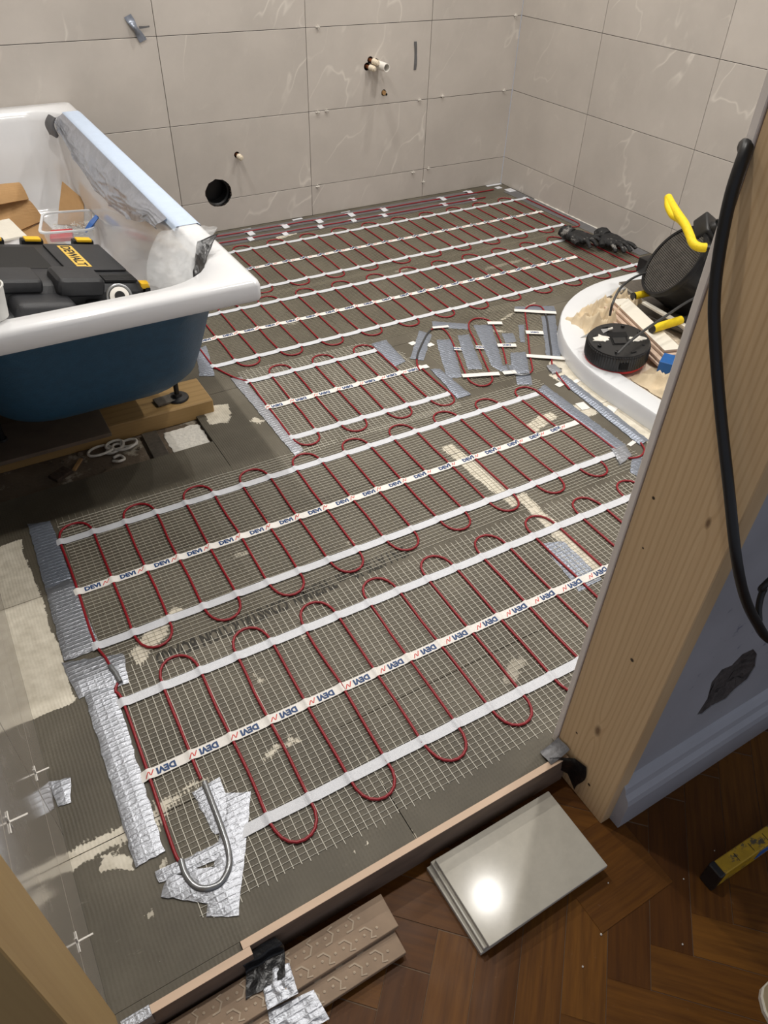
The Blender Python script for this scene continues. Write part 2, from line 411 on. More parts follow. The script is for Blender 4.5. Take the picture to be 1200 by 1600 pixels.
def smoothpath(pts, k=6):
    P = [Vector(p) for p in pts]; out = []
    for i in range(len(P) - 1):
        a = P[max(i - 1, 0)]; b = P[i]; c = P[i + 1]; d = P[min(i + 2, len(P) - 1)]
        for j in range(k):
            t = j / k
            out.append(.5 * ((2 * b) + (c - a) * t + (2 * a - 5 * b + 4 * c - d) * t * t + (3 * b - a - 3 * c + d) * t ** 3))
    out.append(P[-1]); return out

def lathe(bm, prof, n=24, mx=None, mi=0, close=True):
    rings = []
    for (r, z) in prof:
        ring = [Vector((r * math.cos(2 * PI * k / n), r * math.sin(2 * PI * k / n), z)) for k in range(n)]
        if mx is not None: ring = [mx @ v for v in ring]
        rings.append([bm.verts.new(v) for v in ring])
    for a, b in zip(rings, rings[1:]):
        for k in range(n):
            f = bm.faces.new((a[k], a[(k + 1) % n], b[(k + 1) % n], b[k])); f.material_index = mi
    if close:
        for ring in (rings[0], rings[-1]):
            if len(ring) > 2:
                f = bm.faces.new(ring); f.material_index = mi

def loft(bm, loops, closed=True, cap0=False, cap1=False, mi=0):
    R = [[bm.verts.new(p) for p in l] for l in loops]; n = len(R[0])
    for a, b in zip(R, R[1:]):
        for k in range(n if closed else n - 1):
            f = bm.faces.new((a[k], a[(k + 1) % n], b[(k + 1) % n], b[k])); f.material_index = mi
    if cap0: f = bm.faces.new(R[0]); f.material_index = mi
    if cap1: f = bm.faces.new(R[-1]); f.material_index = mi

def rrect(x0, x1, y0, y1, z, r, n=6):
    pts = []
    rr = r if isinstance(r, (list, tuple)) else [r] * 4
    for (cx, cy, a0, q) in ((x1, y1, 0, rr[0]), (x0, y1, PI / 2, rr[1]), (x0, y0, PI, rr[2]), (x1, y0, 3 * PI / 2, rr[3])):
        sx = -1 if cx == x1 else 1; sy = -1 if cy == y1 else 1
        for k in range(n + 1):
            a = a0 + PI / 2 * k / n
            pts.append((cx + sx * q + q * math.cos(a), cy + sy * q + q * math.sin(a), z))
    return pts

def prism(bm, poly, z0, z1, mi=0):
    a = [bm.verts.new((p[0], p[1], z0)) for p in poly]; b = [bm.verts.new((p[0], p[1], z1)) for p in poly]; n = len(poly)
    for k in range(n):
        f = bm.faces.new((a[k], a[(k + 1) % n], b[(k + 1) % n], b[k])); f.material_index = mi
    f = bm.faces.new(a[::-1]); f.material_index = mi
    f = bm.faces.new(b); f.material_index = mi

def surf(bm, fn, nu, nv, thick=0., mi=0):
    g = [[bm.verts.new(fn(i / nu, j / nv)) for j in range(nv + 1)] for i in range(nu + 1)]
    for i in range(nu):
        for j in range(nv):
            f = bm.faces.new((g[i][j], g[i + 1][j], g[i + 1][j + 1], g[i][j + 1])); f.material_index = mi
    if thick:
        bm.normal_update()
        r = bmesh.ops.solidify(bm, geom=bm.faces[:], thickness=thick)

def evaluated(o):
    dg = bpy.context.evaluated_depsgraph_get(); dg.update()
    me = bpy.data.meshes.new_from_object(o.evaluated_get(dg), depsgraph=dg)
    return me

def apply_mods(o):
    me = evaluated(o); mats = [m for m in o.data.materials]
    o.modifiers.clear(); o.data = me
    if not me.materials:
        for m in mats: me.materials.append(m)
    return o

def cut(o, cutters):
    for c in cutters:
        m = o.modifiers.new('cut', 'BOOLEAN'); m.operation = 'DIFFERENCE'; m.object = c; m.solver = 'EXACT'
    return apply_mods(o)

def remesh(o, vox, it=2):
    m = o.modifiers.new('r', 'REMESH'); m.mode = 'VOXEL'; m.voxel_size = vox
    s = o.modifiers.new('s', 'SMOOTH'); s.iterations = it; s.factor = .6
    apply_mods(o)
    for p in o.data.polygons: p.use_smooth = True
    return o

_txt = {}
def text_mesh(s, size, offset=0., res=2):
    """flat text in the xy plane, centred on x, baseline at y=0: (verts, faces, width)"""
    k = (s, size, offset)
    if k in _txt: return _txt[k]
    cu = bpy.data.curves.new('t', 'FONT'); cu.body = s; cu.size = size; cu.resolution_u = res; cu.fill_mode = 'FRONT'; cu.offset = offset
    o = bpy.data.objects.new('t', cu); COL.objects.link(o)
    me = evaluated(o)
    vs = [v.co.copy() for v in me.vertices]; fs = [tuple(p.vertices) for p in me.polygons]
    bpy.data.objects.remove(o); bpy.data.curves.remove(cu); bpy.data.meshes.remove(me)
    x0 = min(v.x for v in vs); x1 = max(v.x for v in vs)
    for v in vs: v.x -= (x0 + x1) / 2
    _txt[k] = (vs, fs, x1 - x0); return _txt[k]

def put_text(bm, tm, fn, mi=0):
    vs = [bm.verts.new(fn(v)) for v in tm[0]]
    for f in tm[1]:
        try: bm.faces.new([vs[i] for i in f]).material_index = mi
        except ValueError: pass

def ribbon(bm, pts, w, fn, mi=0):
    P = [Vector((p[0], p[1], 0)) for p in pts]; L = []
    for i, p in enumerate(P):
        t = (P[min(i + 1, len(P) - 1)] - P[max(i - 1, 0)]).normalized(); n = Vector((-t.y, t.x, 0))
        L.append((bm.verts.new(fn(p + n * w / 2)), bm.verts.new(fn(p - n * w / 2))))
    for a, b in zip(L, L[1:]): bm.faces.new((a[0], a[1], b[1], b[0])).material_index = mi

# ================================================================== THE SETTING
LX = -2.722           # left wall, XR = 0 right wall, y = 0 back wall
FY = -2.69            # front edge of the bathroom floor
HZ = -0.07            # hall floor
ROWS = [0.0, .129, .429, .729, 1.029, 1.329, 1.629, 1.929, 2.229, CEIL]
GAP = .0011

# ---- bathroom floor: screed slab with backer boards on it
bm = B(); box(bm, LX, 0, FY, 0, HZ - .03, -.0122)
floor = struct(finish('floor', bm, 'screed'), 'grey bathroom floor of ridged cement boards with pale adhesive smears')
BOARDS = [(LX, -2.2268, FY, -2.446), (-2.2252, -1.026, FY, -2.446), (-1.0244, 0, FY, -2.446),
          (LX, -1.5408, -2.4444, -1.846), (-1.5392, -.341, -2.4444, -1.846), (-.3394, 0, -2.4444, -1.846),
          (LX, -2.1228, -1.8444, -1.476), (-2.1212, -.92, -1.8444, -1.246), (-.9184, 0, -1.8444, -1.246),
          (-2.105, -1.5, -1.2444, -.646), (-1.4984, -.3, -1.2444, -.646), (-.2984, 0, -1.2444, -.646),
          (-2.105, -.9, -.6444, 0), (-.8984, 0, -.6444, 0), (LX + .006, -2.5352, -2.7046, FY - .0006)]
for (x0, x1, y0, y1) in BOARDS:
    bm = B(); nx = max(2, int((x1 - x0) / .008)); ny = max(2, int((y1 - y0) / .008))
    surf(bm, lambda u, v: Vector((x0 + (x1 - x0) * u, y0 + (y1 - y0) * v, 0)), nx, ny)
    R_ = [(x0, y0), (x1, y0), (x1, y1), (x0, y1)]
    for (a, b) in zip(R_, R_[1:] + R_[:1]): bm.faces.new([bm.verts.new((q[0], q[1], z)) for q, z in ((a, 0), (b, 0), (b, -.012), (a, -.012))])
    ob = finish('backer_board', bm, 'board', floor)
    vals = [smear_at(v.co.x, v.co.y) for v in ob.data.vertices]
    for nm, k in (('smear', 0), ('smear_strength', 1)):
        ob.data.attributes.new(nm, 'FLOAT', 'POINT').data.foreach_set('value', [q[k] for q in vals])
    if x0 == LX and y1 == -1.846:
        tb = B(); tm = text_mesh('KN / AT2S 10mm THERMAL CONSTRUCTION BOARD', .030, .0011)
        k = .60 / tm[2]
        put_text(tb, tm, lambda v: Vector((-2.185 - v.x * k, -2.118 - (v.x * k) * .045 - (v.y - .010) * 1.55, .0005)))
        finish('board_print', tb, 'board_print', ob)

# ---- tiled walls
def tile_wall(name, label, plane, edges, mat, sgn, thick=.009, cut_fn=None):
    """plane 'y' -> wall along x, plane 'x' -> wall along y; sgn: direction of the tile face from the wall plane"""
    lo, hi = min(edges), max(edges)
    bm = B()
    if plane == 'y': box(bm, lo, hi, -.006 * sgn * -1 if 0 else .004, .09, 0 - .08, CEIL)
    elif sgn < 0: box(bm, .004, .09, lo, hi, -.08, CEIL)
    else: box(bm, LX - .09, LX - .004, lo, hi, -.08, CEIL)
    w = struct(finish(name, bm, 'grout'), label)
    tiles = []
    for a, b in zip(edges, edges[1:]):
        a, b = min(a, b), max(a, b)
        for z0, z1 in zip(ROWS, ROWS[1:]):
            bm = B()
            if plane == 'y': box(bm, a + GAP, b - GAP, 0, thick, z0 + GAP, z1 - GAP, .0006)
            elif sgn < 0: box(bm, 0, thick, a + GAP, b - GAP, z0 + GAP, z1 - GAP, .0006)
            else: box(bm, LX - thick, LX, a + GAP, b - GAP, z0 + GAP, z1 - GAP, .0006)
            t = finish('wall_tile', bm, mat, w); tiles.append((t, a, b, z0, z1))
    return w, tiles

XE = [0, -.4885, -1.0892, -1.69, -2.2907, LX]
YE = [0, -.527, -1.1277, -1.7284, -2.3291, FY]
wall_back, bt = tile_wall('wall_back', 'back wall of large beige stone-look tiles with thin dark joints', 'y', XE, 'tile', -1)
wall_right, _ = tile_wall('wall_right', 'right wall of large beige stone-look tiles with pale veins', 'x', YE, 'tile', -1)
wall_left, _ = tile_wall('wall_left', 'left wall of glossy grey tiles reflecting the floor', 'x', [0, -.6, -1.2, -1.8, -2.40, FY], 'tile_gloss', 1)

# holes in the back wall: waste hole, radiator pipe, basin pipes
HOLES = [(-1.525, .157, .058), (-1.427, .298, .0125), (-.792, .601, .014), (-.808, .578, .015), (-.765, .585, .020), (-.722, .473, .0125)]
cutters = []
for (hx, hz, hr) in HOLES:
    bm = B(); n = 22
    prof = [Vector((hx + hr * (1 + random.uniform(-.05, .05)) * math.cos(2 * PI * k / n), 0, hz + hr * (1 + random.uniform(-.05, .05)) * math.sin(2 * PI * k / n))) for k in range(n)]
    dp = .085 if hr > .05 else .05
    loft(bm, [[p + Vector((0, y, 0)) for p in prof] for y in (-.05, dp)], cap0=True, cap1=True)
    c = finish('cutter', bm, 'grout'); cutters.append(c)
for (t, a, b, z0, z1) in bt:
    cs = [c for c, (hx, hz, hr) in zip(cutters, HOLES) if a < hx + hr and b > hx - hr and z0 < hz + hr and z1 > hz - hr]
    if cs: cut(t, cs)
cut(wall_back, cutters)
for c in cutters: bpy.data.objects.remove(c)

# hall side: stud wall with door opening, plaster, skirting, parquet
WY = -2.797
bm = B(); box(bm, -1.873, 0.55, WY, FY, HZ - .03, CEIL)
wall_front = struct(finish('wall_front', bm, 'lavender'), 'pale lavender hall wall right of the doorway')
bm = B(); box(bm, -3.4, -2.80, WY, FY, HZ - .03, CEIL)
struct(finish('wall_hall_left', bm, 'plaster'), 'unlit hall wall left of the doorway')
bm = B(); box(bm, -2.80, -1.873, WY, FY, 2.06, CEIL)
struct(finish('wall_lintel', bm, 'plaster'), 'wall over the doorway')
bm = B(); box(bm, LX - .09, .09, FY - .11, .09, CEIL, CEIL + .08)
struct(finish('ceiling', bm, 'plaster'), 'white bathroom ceiling with round downlights')
bm = B(); box(bm, -3.4, .55, -4.6, FY - .112, CEIL + .02, CEIL + .08)  # unseen hall ceiling, added to block top light so the parquet stays dark
struct(finish('ceiling_hall', bm, 'plaster'), 'unseen hall ceiling added to keep light from above off the hall floor')
# broken plaster hole in the lavender wall
hp = [GY(x, y, WY) for x, y in ((1089, 1117), (1105, 1092), (1112, 1066), (1128, 1046), (1143, 1040), (1160, 1022), (1177, 1014), (1183, 1022), (1180, 1042), (1168, 1062), (1148, 1078), (1135, 1092), (1112, 1104), (1098, 1116))]
bm = B(); loft(bm, [[p + Vector((0, -.02, 0)) for p in hp], [p + Vector((0, .016, 0)) for p in hp]], cap0=True, cap1=True)
c = finish('cutter', bm, 'rubble'); cut(wall_front, [c]); bpy.data.objects.remove(c)
bm = B(); cen = sum(hp, Vector()) / len(hp)
rim = [bm.verts.new(p + Vector((0, .001, 0)) + (p - cen) * .04) for p in hp]; ins = [bm.verts.new(cen + (p - cen) * .62 + Vector((0, .006 + random.uniform(0, .006), 0))) for p in hp]
for k in range(len(hp)): bm.faces.new((rim[k], rim[(k + 1) % len(hp)], ins[(k + 1) % len(hp)], ins[k]))
bm.faces.new(ins); bmesh.ops.triangulate(bm, faces=bm.faces[:])
bmesh.ops.subdivide_edges(bm, edges=bm.edges[:], cuts=2)
for v in bm.verts:
    if v.co.y > WY + .002: v.co.y = max(WY + .003, v.co.y + random.uniform(-.002, .0025))
ob = finish('broken_plaster', bm, 'rubble', wall_front); ob['label'] = 'ragged hole broken into the plaster'

SKY = -2.826
bm = B(); x0, x1 = -1.886, .55
prof = [(WY, HZ), (SKY, HZ), (SKY, HZ + .075), (SKY + .004, HZ + .086), (SKY + .012, HZ + .094), (SKY + .016, HZ + .106), (SKY + .024, HZ + .116), (WY, HZ + .12)]
loft(bm, [[(x, y, z) for y, z in prof] for x in (x0, x1)], cap0=True, cap1=True)
struct(finish('baseboard_hall', bm, 'skirt'), 'chipped lavender skirting board along the hall wall')

bm = B(); box(bm, -3.4, .55, -4.6, FY, HZ - .03, HZ - .0011)
floor_hall = struct(finish('floor_hall', bm, 'hall_base'), 'dark brown herringbone parquet of the hall')
PW, PL = .0655, .262
bm = B(); box(bm, 0, PL - .0011, 0, PW - .0011, -.0010, 0, .0003); plank0 = finish('parquet_plank', bm, 'parquet', floor_hall); first = True
# herringbone in a frame turned by 45 degrees, anchored on a measured joint
ca, sa = math.cos(PI / 4), math.sin(PI / 4); OX, OY = -2.025, -2.947
def visible_hall(cx, cy):
    return -3.05 < cx < -.85 and -3.75 < cy < -2.66
cells = []
nL = 4     # plank length in widths
for i in range(-26, 27):
    for j in range(-26, 27):
        # classic herringbone: lattice vectors (1,1)*w and (nL,-nL)*w ; horizontal plank at (0,0), vertical plank at (nL-1... )
        u0, v0 = (i + j * nL) * PW, (i - j * nL) * PW
        for (pu, pv, vert) in ((u0, v0, 0), (u0 + nL * PW, v0 + (1 - nL) * PW, 1)):
            pu = pu - .06; pv = -pv - (PL if vert else PW)
            cu_, cv_ = (pu + PL / 2, pv + PW / 2) if not vert else (pu + PW / 2, pv + PL / 2)
            cx = OX + (cu_ * ca - cv_ * sa); cy = OY + (cu_ * sa + cv_ * ca)
            if not visible_hall(cx, cy): continue
            o = plank0 if first else dupe(plank0, parent=floor_hall); first = False
            lx, ly = (pu, pv) if not vert else (pu + PW, pv)
            o.location = (OX + lx * ca - ly * sa, OY + lx * sa + ly * ca, HZ - random.uniform(0, .0002))
            o.rotation_euler = (0, 0, PI / 4 + (PI / 2 if vert else 0))
# inlaid repair plank beside the post
bm = B(); box(bm, -2.03, -1.87, -2.9405, -2.80, HZ - .006, HZ + .0012, .0006)
finish('parquet_plank', bm, 'parquet', floor_hall)

# ---- ceiling downlights (the light of the room)
for i, (lx, ly, s) in enumerate(DOWNLIGHTS):
    where = ['left rear', 'middle rear', 'right rear', 'left centre', 'right centre', 'left front', 'middle front', 'right front'][i]
    t = thing('ceiling_downlight', 'round recessed downlight in the %s of the bathroom ceiling' % where, 'lamp', (lx, ly, CEIL), group='ceiling downlights')
    bm = B(); lathe(bm, [(.046, 0), (.046, -.004), (.040, -.006), (.036, -.002), (.036, 0)], 24, close=False); finish('bezel', bm, 'white_plastic', t, True)
    bm = B(); lathe(bm, [(.035, -.001), (.02, -.0016), (.001, -.002)], 24); finish('lens', bm, 'lens', t, True)
    ld = bpy.data.lights.new('downlight', 'SPOT'); ld.energy = LAMP_W * s; ld.color = LAMP_COL; ld.spot_size = math.radians(150); ld.spot_blend = 1.0
    ld.shadow_soft_size = .022
    lo = bpy.data.objects.new('lamp_light', ld); COL.objects.link(lo); lo.parent = t; lo.location = (0, 0, -.012)

# ---- timber door posts
t = thing('door_post', 'tall knotty pine door post with plasterboard edge on the right of the doorway', 'post')
bm = B(); box(bm, -1.907, -1.876, -2.805, -2.668, HZ, 2.06, .0015); ob = finish('timber', bm, 'pine_post', t)
bm = B(); box(bm, -1.909, -1.876, -2.667, -2.657, HZ + .02, 2.06, .001); ob = finish('plasterboard_edge', bm, 'edge_white', t); ob['label'] = 'thin white plasterboard edge'
bm = B(); box(bm, -1.874, -1.84, -2.806, WY - .0005, HZ, 2.06); bm.free()
t = thing('door_post', 'rough pine door post at the lower left of the doorway', 'post')
bm = B(); box(bm, -2.80, -2.716, -2.806, FY - .001, HZ, 2.06, .0015); finish('timber', bm, 'pine_post2', t)

# ---- threshold upstand
t = thing('threshold_strip', 'long upright board with pale pink top edge closing the doorway', 'threshold')
bm = B(); box(bm, -2.534, -1.9115, -2.704, -2.693, HZ + .0005, .0045); finish('board', bm, 'thr_face', t)
bm = B(); box(bm, -2.534, -1.9115, -2.7045, -2.6925, .0046, .0062); finish('top_edge', bm, 'ply_edge', t)
t = thing('threshold_strip', 'short upright board lapped in front of the long threshold board at left', 'threshold')
bm = B(); box(bm, -2.712, -2.524, -2.7165, -2.7055, HZ + .0005, .005); finish('board', bm, 'thr_face', t)
bm = B(); box(bm, -2.712, -2.524, -2.7170, -2.7050, .0051, .0066); finish('top_edge', bm, 'ply_edge', t)

# ================================================================== HEATING MATS
CR = .0028; CZ = .0038
DEVI = text_mesh('DEVI', .0165, .0009)
LOGO = [(-.0075, -.0058), (-.0035, .001), (-.0015, .0046), (-.0002, .0044), (.0002, .001), (.0008, -.002), (.0022, -.0022), (.005, .002), (.0085, .0075)]

class Line:
    """the slightly turned centre line of a mat run"""
    def __init__(s, xr, yr, b): s.xr, s.yr, s.b = xr, yr, b
    def p(s, x, v, z=0.): return Vector((x - s.b * v, s.yr + s.b * (x - s.xr) + v, z))

def hump(x, legs):
    h = 0.
    for l in legs:
        d = (x - l) / .0062
        if abs(d) < 3: h = max(h, math.exp(-d * d))
    return h

def tape(parent, ln, v, x0, x1, legs, printed=False, flip=False, w=.0205, skew=0., pitch=.0775, ph=.02):
    xs = [x0 + (x1 - x0) * i / max(2, int((x1 - x0) / .02)) for i in range(int(max(2, int((x1 - x0) / .02))) + 1)]
    for l in legs:
        for d in (-.012, -.007, -.0045, -.002, 0, .002, .0045, .007, .012):
            if x0 < l + d < x1: xs.append(l + d)
    xs = sorted(set(round(x, 4) for x in xs))
    zf = lambda x: .0031 + .0038 * hump(x, legs)
    bm = B(); top = []
    for i, x in enumerate(xs):
        j = noise.noise(Vector((x * 9, v * 7, 1))) * .0016
        sk = skew * 1.0 if i == len(xs) - 1 else 0
        top.append([ln.p(x, v + w / 2 + j, zf(x)), ln.p(x + sk, v - w / 2 + j, zf(x))])
    vt = [[bm.verts.new(a) for a in r] for r in top]; vb = [[bm.verts.new(a - Vector((0, 0, .0006))) for a in r] for r in top]
    for i in range(len(xs) - 1):
        bm.faces.new((vt[i][0], vt[i][1], vt[i + 1][1], vt[i + 1][0])); bm.faces.new((vb[i][0], vb[i + 1][0], vb[i + 1][1], vb[i][1]))
        for s in (0, 1): bm.faces.new((vt[i][s], vt[i + 1][s], vb[i + 1][s], vb[i][s]))
    for i in (0, -1): bm.faces.new((vt[i][0], vt[i][1], vb[i][1], vb[i][0]))
    o = finish('printed_tape' if printed else 'edge_tape', bm, 'tape_p' if printed else 'tape_w', parent, True, 40)
    if printed:
        sg = -1 if flip else 1
        for kind in ('lettering', 'logo'):
            x = x0 + ph
            while x < x1 - .022:
                bm = B(); j = noise.noise(Vector((x * 9, v * 7, 1))) * .0016
                if kind == 'lettering':
                    put_text(bm, DEVI, lambda q, x=x, j=j: Vector((x + sg * q.x, v + j + sg * (q.y - .0048), 0)))
                else:
                    xl = x + sg * .0285
                    if x0 + .006 < xl < x1 - .006: ribbon(bm, LOGO, .0017, lambda q, xl=xl, j=j: Vector((xl + sg * q.x, v + j + sg * q.y, 0)))
                if not bm.faces: bm.free(); x += pitch; continue
                for l in [l for l in legs if abs(l - x) < .06]:
                    for d in (-.010, -.0065, -.004, -.002, 0, .002, .004, .0065, .010):
                        bmesh.ops.bisect_plane(bm, geom=bm.verts[:] + bm.edges[:] + bm.faces[:], plane_co=(l + d, 0, 0), plane_no=(1, 0, 0))
                for q in bm.verts: q.co = ln.p(q.co.x, q.co.y, zf(q.co.x) + .0005)
                finish(kind, bm, 'ink_blue' if kind == 'lettering' else 'ink_red', o); x += pitch
    return o

def grid(parent, ln, x0, x1, v0, v1, mx='thread_w', my='thread_w', wx=.0007, wy=.0013, dx=.0148, dy=.0103, right=None, left=None, clip=None):
    bm = B()
    def thread(a, b, n, w, h, z, mi):
        pts = []
        for i in range(n + 1):
            t = i / n; p = a.lerp(b, t)
            pts.append(p + Vector((noise.noise(p * 14 + Vector((mi * 9, 0, 0))) * .0022, noise.noise(p * 14 + Vector((3, mi * 5, 7))) * .0022, 0)))
        d = (b - a).normalized(); s = Vector((-d.y, d.x, 0)) * w / 2
        R = []
        for p in pts: R.append([bm.verts.new(p - s + Vector((0, 0, z))), bm.verts.new(p - s * .6 + Vector((0, 0, z + h))), bm.verts.new(p + s * .6 + Vector((0, 0, z + h))), bm.verts.new(p + s + Vector((0, 0, z)))])
        for A, C in zip(R, R[1:]):
            for k in range(4): bm.faces.new((A[k], A[(k + 1) % 4], C[(k + 1) % 4], C[k])).material_index = mi
    v = v0
    while v <= v1:
        a = left(v) if left else x0; b = right(v) if right else x1
        if b - a > .03: thread(ln.p(a + random.uniform(-.004, .004), v), ln.p(b + random.uniform(-.006, .006), v), max(3, int((b - a) / .05)), wx, .0008, .0010, 0)
        v += dy
    x = x0
    while x <= x1:
        a, b = v0 - .006, v1 + .006
        if clip: a, b = clip(x, a, b)
        if b - a > .02: thread(ln.p(x, a + random.uniform(-.006, .004)), ln.p(x, b + random.uniform(-.004, .006)), max(3, int((b - a) / .05)), wy, .0009, .0005, 1)
        x += dx
    o = finish('glass_mesh', bm, [mx, my], parent); o['kind'] = 'stuff'
    o['label'] = 'open glass fibre grid of the mat'
    return o

def turn(xa, xb, v, dv, n=10, fat=.0035):
    c = (xa + xb) / 2; h = (xb - xa) / 2; out = []
    for i in range(1, n):
        a = PI * i / n
        out.append((c - (h + fat * math.sin(a) ** 2 * (1 if h > 0 else -1)) * math.cos(a), v + dv * math.sin(a) ** .85))
    return out

def serpentine(ln, legs, vt, vb, ht, hb, top_first, start=None, end=None, skipfirst=None):
    """path over the legs, with loops alternating; vt/vb where the straight legs end, ht/hb loop heights"""
    pts = []; at_top = not top_first      # where the first leg starts
    for i, x in enumerate(legs):
        a, b = (vt, vb) if at_top else (vb, vt)
        if i == 0 and start is not None: a = start
        if i == len(legs) - 1 and end is not None: b = end
        n = 7
        for k in range(n + 1):
            v = a + (b - a) * k / n
            pts.append((x + noise.noise(Vector((x * 8, v * 8, 3))) * .0035, v))
        if i < len(legs) - 1:
            if b == vb: pts += turn(x, legs[i + 1], vb, -hb)
            else: pts += turn(x, legs[i + 1], vt, ht)
        at_top = not at_top
    return [ln.p(x, v, CZ) for x, v in pts]

def cable(name, parent, pts, r=CR, mat='red', n=8):
    bm = B(); tube(bm, pts, r, n); return finish(name, bm, mat, parent, True, 60)

# ---- nearest run, against the threshold
L0 = Line(-2.58, -2.366, -.0145)
legs0 = [-2.571 + .0757 * k if k < 2 else -2.4955 + .0752 * (k - 1) for k in range(21)]
m0 = thing('heating_mat', 'red heating cable mat nearest the doorway with upside-down printed tape', 'heating mat', (0, 0, 0), group='electric underfloor heating mats')
grid(m0, L0, -2.565, -1.05, -.262, .240, 'thread_w', 'thread_w', .0007, .0014)
tape(m0, L0, .167, -2.583, -1.08, legs0)
tape(m0, L0, 0, -2.588, -1.08, legs0, True, True, ph=.048)
tape(m0, L0, -.173, -2.472, -1.08, legs0[2:], skew=.0)
p0 = G(191, 1066); jn = [G(*q, CZ) for q in ((190, 1062), (187, 1085), (191, 1103))]
cable('heating_cable', m0, smoothpath([G(187, 1062, CZ), L0.p(legs0[0] - .006, .20, CZ), L0.p(legs0[0], .167, CZ), L0.p(legs0[0], 0, CZ), L0.p(legs0[0] - .002, -.15, CZ), G(284, 1346, CZ)], 6))
cable('heating_cable', m0, serpentine(L0, legs0[1:], .168, -.176, .058, .058, True, start=-.052))
U = smoothpath([G(319, 1222, .006), G(330, 1250, .006), G(345, 1290, .006), G(356, 1325, .006), G(358, 1352, .006), G(347, 1377, .006), G(327, 1388, .006), G(306, 1385, .006), G(291, 1368, .006), G(283, 1344, .006)], 5)
cable('joint_sleeve', m0, U, .0052, 'grey_sleeve', 10)['label'] = 'grey shrink sleeve bent into a U'

# ---- second run
L1 = Line(-2.577, -1.873, -.0125)
legs1 = [-2.577 + .0746 * k for k in range(20)]
m1 = thing('heating_mat', 'second heating cable mat from the doorway, long run with upright printed tape', 'heating mat', group='electric underfloor heating mats')
grid(m1, L1, -2.57, -1.115, -.236, .258, 'thread_w', 'thread_g', .0010, .0007, right=lambda v: -1.115 - .0 * v)
tape(m1, L1, .178, -2.588, -1.168, legs1, w=.0205)
tape(m1, L1, 0, -2.590, -1.165, legs1, True, False, ph=.045, pitch=.0765)
tape(m1, L1, -.168, -2.585, -1.168, legs1)
cable('heating_cable', m1, [G(*q, CZ) for q in ((173, 1042), (165, 1028))] + serpentine(L1, legs1, .178, -.170, .052, .058, True, start=-.168, end=-.17))
cable('joint_sleeve', m1, [G(172, 1040, .006), G(181, 1052, .006), G(188, 1066, .006)], .0050, 'grey_sleeve', 10)['label'] = 'short grey shrink sleeve'

# ---- short run beside the bath
L2 = Line(-1.928, -1.396, -.030)
legs2 = [-1.921 + .0746 * k for k in range(8)]
m2 = thing('heating_mat', 'short heating cable mat in the middle of the floor with upside-down printed tape', 'heating mat', group='electric underfloor heating mats')
grid(m2, L2, -1.93, -1.405, -.245, .235, 'thread_w', 'thread_w', .0008, .0011, clip=lambda x, a, b: (a, min(b, .235 - max(0, (x + 1.50)) * 1.2)), right=lambda v: -1.40 - max(0, v - .12) * .75)
tape(m2, L2, .163, -1.945, -1.475, legs2)
tape(m2, L2, 0, -1.945, -1.372, legs2, True, True, ph=.05)
tape(m2, L2, -.172, -1.94, -1.402, legs2)

# ---- two runs across the back of the room
L3 = Line(-1.972, -.921, -.0116)
legs3 = [-1.978 + .0756 * k for k in range(26)]
m3 = thing('heating_mat', 'heating cable mat running under the gloves and beside the shower tray', 'heating mat', group='electric underfloor heating mats')
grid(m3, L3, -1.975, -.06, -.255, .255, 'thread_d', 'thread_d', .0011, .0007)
tape(m3, L3, .171, -1.99, -.10, legs3)
tape(m3, L3, 0, -1.99, -.32, legs3, True, False, ph=.05)
tape(m3, L3, -.176, -1.985, -.06, legs3)
serp3 = serpentine(L3, legs3, .171, -.176, .052, .05, True, start=-.176)
link = smoothpath([L2.p(legs2[0], .163, CZ), G(372, 592, CZ), G(352, 583, CZ), G(337, 575, CZ), L3.p(legs3[0], -.19, CZ)], 6)
cable('heating_cable', m2, [p for p in serpentine(L2, legs2, .163, -.172, .052, .055, False, start=.163, end=.015)][0:0] + link[::-1] + serpentine(L2, legs2, .163, -.172, .052, .055, False, start=.16, end=.02))
cable('heating_cable', m3, serp3)

L4 = Line(-1.59, -.4395, 0.)
legs4 = [-.0385 - .0767 * k for k in range(24)][::-1]
m4 = thing('heating_mat', 'farthest heating cable mat, running below the tiled back wall', 'heating mat', group='electric underfloor heating mats')
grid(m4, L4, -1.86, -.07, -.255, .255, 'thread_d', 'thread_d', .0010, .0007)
tape(m4, L4, .187, -1.86, -.02, legs4)
tape(m4, L4, 0, -1.86, -.085, legs4, True, False, ph=.05)
tape(m4, L4, -.183, -1.86, -.112, legs4)
cable('heating_cable', m4, serpentine(L4, legs4, .187, -.183, .050, .050, False))

